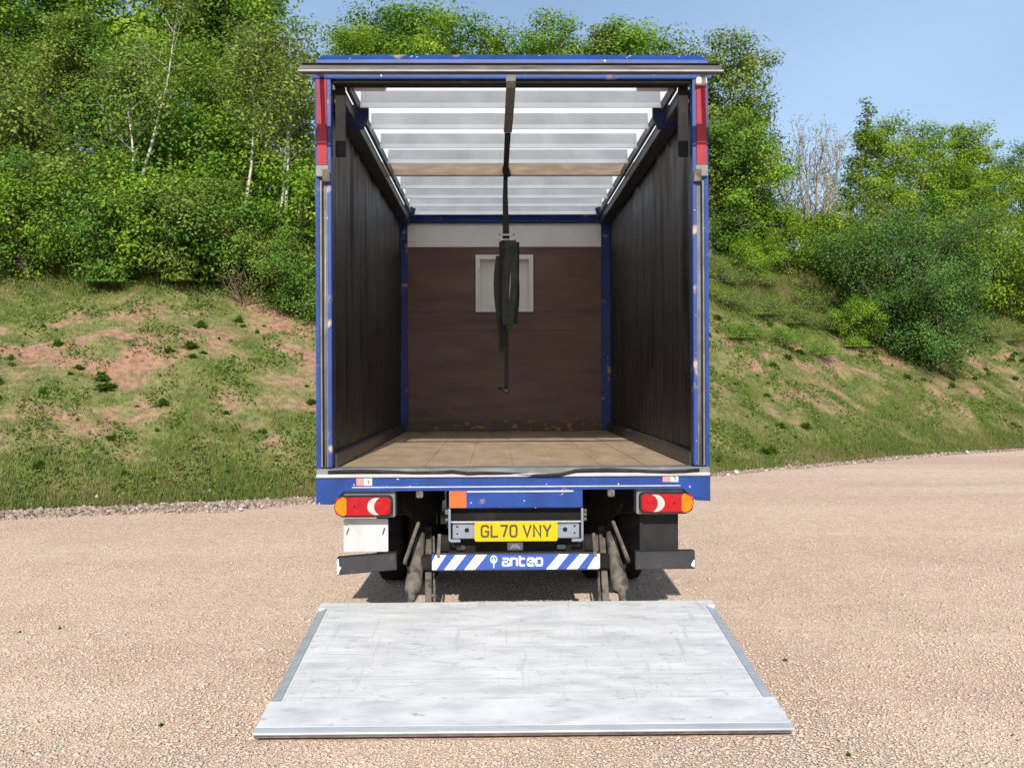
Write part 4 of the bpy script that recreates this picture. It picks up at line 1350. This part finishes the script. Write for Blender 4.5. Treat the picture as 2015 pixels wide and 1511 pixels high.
# bulkhead
zs = (1.09, 1.68, 2.265, 2.85, 3.24)
for i in range(4):
    bx0, bx1 = -1.16, 1.135
    if zs[i + 1] <= 2.48 or i < 2:
        box('bulkhead_board', bx0, bx1, LEN, LEN + .018, zs[i] + .0004, zs[i + 1] - .0004, M['ply_dark'], T, 0)
wx0, wx1, wz0, wz1 = -.350, .322, 2.482, 3.148
for z0, z1 in ((2.2665, wz0), ):
    box('bulkhead_board', -1.16, 1.135, LEN, LEN + .018, z0, z1 - .001, M['ply_dark'], T, .001)
box('bulkhead_board', -1.16, wx0 - .001, LEN, LEN + .018, wz0 + .001, 3.2385, M['ply_dark'], T, .001)
box('bulkhead_board', wx1 + .001, 1.135, LEN, LEN + .018, wz0 + .001, 3.2385, M['ply_dark'], T, .001)
box('bulkhead_board', wx0 + .001, wx1 - .001, LEN, LEN + .018, wz1 + .001, 3.2385, M['ply_dark'], T, .001)
wf = bmesh.new()
fw = .052
bm_box(wf, wx0, wx1, LEN - .022, LEN - .002, wz1 - fw, wz1)
bm_box(wf, wx0, wx1, LEN - .022, LEN - .002, wz0, wz0 + fw)
bm_box(wf, wx0, wx0 + fw, LEN - .022, LEN - .002, wz0 + fw, wz1 - fw)
bm_box(wf, wx1 - fw, wx1, LEN - .022, LEN - .002, wz0 + fw, wz1 - fw)
M['frame_white'] = mat('white_window_frame', (0.80, 0.80, 0.78), 0.6, 0, 0.06, 5, (0.45, 0.42, 0.36), 9, 0.62, 0.78)
wfo = from_bm('window_frame', wf, M['frame_white'], T)
box('window_panel', wx0 + .01, wx1 - .01, LEN + .040, LEN + .048, wz0 + .01, wz1 - .01, M['pane'], wfo, 0)
box('bulkhead_top_panel', -1.16, 1.135, LEN - .004, LEN + .018, 3.2415, 3.515, M['white_panel'], T, .001)
box('bulkhead_rail', -1.18, 1.15, LEN - .05, LEN + .02, 3.518, 3.585, M['blue'], T, .006)
for xa, xb in ((-1.232, -1.142), (1.118, 1.222)):
    box('bulkhead_post', xa, xb, LEN - .055, LEN + .03, 1.093, 3.515, M['blue_dirty'], T, .006)
box('bulkhead_outer', -1.255, 1.255, LEN + .052, LEN + .075, 1.0, 3.745, M['blue'], T, 0)
M['scuff'] = mat('yellow_paint_scuffs', (0.105, 0.065, 0.045), 0.6, 0, 0.2, 5, (0.34, 0.22, 0.05), 9, 0.57, 0.66, stretch=(1, 1, 1.6), col3=(0.07, 0.04, 0.03), c3scale=20, c3lo=.55, c3hi=.7)
box('bulkhead_kick_strip', -1.13, 1.105, LEN - .012, LEN - .002, 1.094, 1.215, M['scuff'], T, .003)

# underbody: chassis rails, bearers, tank, wheels, axles
for s in (-1, 1):
    box('chassis_rail', s * .38, s * .45, .17, 7.0, .68, .92, M['chassis'], T, .004)
    tank = tube('air_tank', [(s * .66, .62, .80), (s * .66, .64, .80), (s * .66, 1.18, .80), (s * .66, 1.20, .80)], [.10, .135, .135, .10], M['chassis'], T, 18)
for y in np.arange(.30, 5.1, .45):
    box('floor_bearer', -1.2, 1.2, y, y + .06, .925, .998, M['chassis'], T, 0)
box('cross_member', -.375, .375, .20, .28, .70, .90, M['chassis'], T, .004)
box('under_run_beam', -.62, .64, .165, .24, .40, .50, M['chassis'], T, .01)


def wheel(x, y, r=.40, w=.22):
    bm = bmesh.new()
    s = 1 if x > 0 else -1
    pr_ = [(-w / 2, r * .62), (-w / 2, r * .90), (-w * .38, r), (w * .38, r), (w / 2, r * .90), (w / 2, r * .62)]
    rings = [[bm.verts.new((x + a, y + rr * math.cos(6.2832 * k / 32), r + rr * math.sin(6.2832 * k / 32))) for k in range(32)] for a, rr in pr_]
    for a, b in zip(rings, rings[1:]):
        for k in range(32): bm.faces.new((a[k], a[(k + 1) % 32], b[(k + 1) % 32], b[k]))
    o = from_bm('wheel', bm, M['tyre'], T, True)
    tube('rim', [(x - w * .42, y, r), (x - w * .2, y, r), (x + w * .2, y, r), (x + w * .42, y, r)], [r * .63, r * .55, r * .55, r * .63], M['grey_paint'], o, 24)
    return o


for y in (1.95,):
    for s in (-1, 1):
        wheel(s * 0.72, y); wheel(s * 0.98, y)
        prism_x('mudguard', [(y - .52, .62), (y - .40, .82), (y, .90), (y + .40, .82), (y + .52, .62), (y + .50, .60), (y + .38, .79), (y, .87), (y - .38, .79), (y - .50, .60)], s * .58, s * 1.14, M['rubber'], T)
    tube('rear_axle', [(-.9, y, .40), (-.15, y, .40), (-.12, y, .40), (.12, y, .40), (.15, y, .40), (.9, y, .40)], [.06, .06, .17, .17, .06, .06], M['chassis'], T, 14)
for s in (-1, 1):
    wheel(s * .92, 6.05)
tube('front_axle', [(-.85, 6.05, .40), (.85, 6.05, .40)], .05, M['chassis'], T, 10)
# cab
cabp = [(5.30, .55), (5.30, 2.55), (5.55, 2.72), (6.40, 2.70), (6.78, 2.45), (6.98, 1.55), (7.02, .95), (7.02, .45), (6.55, .45), (6.47, .70), (6.05, .86), (5.63, .70), (5.55, .55)]
cab = prism_x('cab', cabp, -1.05, 1.05, M['blue'], T, 0.02)
prism('windscreen', [(-.92, 1.62), (.92, 1.62), (.86, 2.38), (-.86, 2.38)], 6.985, 6.998, M['glass'], cab)
for s in (-1, 1):
    prism_x('side_window', [(5.75, 1.60), (5.75, 2.30), (6.50, 2.30), (6.78, 1.60)], s * 1.052, s * 1.058, M['glass'], cab)
    box('mirror', s * 1.10, s * 1.26, 6.72, 6.78, 1.75, 2.15, M['rubber'], cab, .01)

# ------------------------------------------------------------ strap hanging inside
S = tag(empty('tie_strap', (0, 0, 3.62)), 'dark webbing strap bundled and hanging from the timber roof bar inside the lorry', 'strap')
S.location = (0, 0, 0)


def ribbon(name, pts, w, th, m, parent, twist=None):
    """flat webbing swept along pts, width across X"""
    bm = bmesh.new()
    rings = []
    P = [Vector(p) for p in pts]
    for i, p in enumerate(P):
        t = (P[min(i + 1, len(P) - 1)] - P[max(i - 1, 0)]).normalized()
        a = twist[i] if twist else 0.0
        sd = Vector((math.cos(a), 0, 0)) + Vector((0, math.sin(a), 0))
        sd = (sd - t * sd.dot(t)).normalized()
        nn = t.cross(sd).normalized()
        ww = w[i] if hasattr(w, '__len__') else w
        rings.append([bm.verts.new(p + sd * (a_ * ww / 2) + nn * (b_ * th / 2)) for a_, b_ in ((-1, -1), (1, -1), (1, 1), (-1, 1))])
    for a, b in zip(rings, rings[1:]):
        for k in range(4): bm.faces.new((a[k], a[(k + 1) % 4], b[(k + 1) % 4], b[k]))
    bm.faces.new(rings[0][::-1]); bm.faces.new(rings[-1])
    return from_bm(name, bm, m, parent)


yb0 = 9.40 - CD
ribbon('webbing_run', [(-.010, .02, 3.645), (-.010, -.008, 3.640), (-.010, -.010, 3.605), (-.010, .03, 3.575), (-.012, .30, 3.560), (-.014, .7, 3.553), (-.018, 1.1, 3.553)], 0.062, .004, M['webbing'], S)  # sunlit end of the strap, brightness set by its colour
ribbon('webbing_run', [(-.018, 1.1, 3.5485), (-.020, 1.8, 3.535), (-.020, 2.4, 3.545), (-.016, yb0 - .06, 3.60), (-.016, yb0 - .03, 3.68)], 0.046, .004, M['webbing_dark'], S)
bm = bmesh.new()
tube_bm(bm, [(-.03, yb0 - .05, 3.69), (-.015, yb0 - .06, 3.66), (0.0, yb0 - .05, 3.60), (-.02, yb0 - .045, 3.57)], [.02, .038, .036, .02], 10)
from_bm('knot', bm, M['webbing_dark'], S, True)
ys_ = yb0 - .05
ribbon('webbing_drop', [(-.018, ys_, 3.60), (-.022, ys_, 3.40), (-.018, ys_, 3.20), (-.016, ys_ - .01, 3.00)], [.04, .048, .056, .066], .005, M['webbing_dark'], S)
bk = bmesh.new()
for q in ((-.085, -.068, 3.00, 3.05), (.050, .067, 3.00, 3.05), (-.085, .067, 3.035, 3.05), (-.085, .067, 2.99, 3.004)):
    bm_box(bk, q[0], q[1], ys_ - .03, ys_ - .012, q[2], q[3])
from_bm('buckle', bk, M['steel'], S)
for i, (xo, w, zt, zb2, dyy) in enumerate(((-.03, .055, 3.0, 2.00, 0.0), (.03, .050, 3.0, 2.15, -.02), (.075, .040, 2.98, 2.22, .012), (-.075, .040, 2.85, 2.12, .02), (.05, .046, 2.97, 2.3, .03), (-.055, .05, 2.98, 1.95, -.012), (.0, .06, 2.99, 2.20, -.035))):
    pts, tw_ = [], []
    for k_ in range(9):
        u = k_ / 8
        pts.append((xo + .018 * math.sin(u * 3.1 + i * 1.3) + (.02 * math.sin(math.pi * u)) * (1 if xo > 0 else -1), ys_ + dyy + .015 * math.sin(u * 4 + i), zt + (zb2 - zt) * u))
        tw_.append(.5 * math.sin(i * 2.1 + u * 2.0))
    pts.append((pts[-1][0] + .006, pts[-1][1] + .03, zb2 - .004))
    tw_.append(tw_[-1])
    ribbon('strap_fold', pts, w * 1.25, .010, M['webbing_olive' if i in (1, 3, 6) else 'webbing_dark'], S, tw_)
ribbon('strap_tail', [(-.025, ys_ + .005, 2.25), (-.020, ys_ + .002, 2.0), (-.018, ys_, 1.75), (-.022, ys_, 1.60)], .040, .004, M['webbing_dark'], S)
bm = bmesh.new()
tube_bm(bm, [(-.10, ys_, 1.605), (-.05, ys_, 1.59), (-.02, ys_ - .005, 1.575), (.0, ys_, 1.55)], [.008, .014, .028, .012], 8)
from_bm('strap_hook', bm, M['rubber'], S, True)
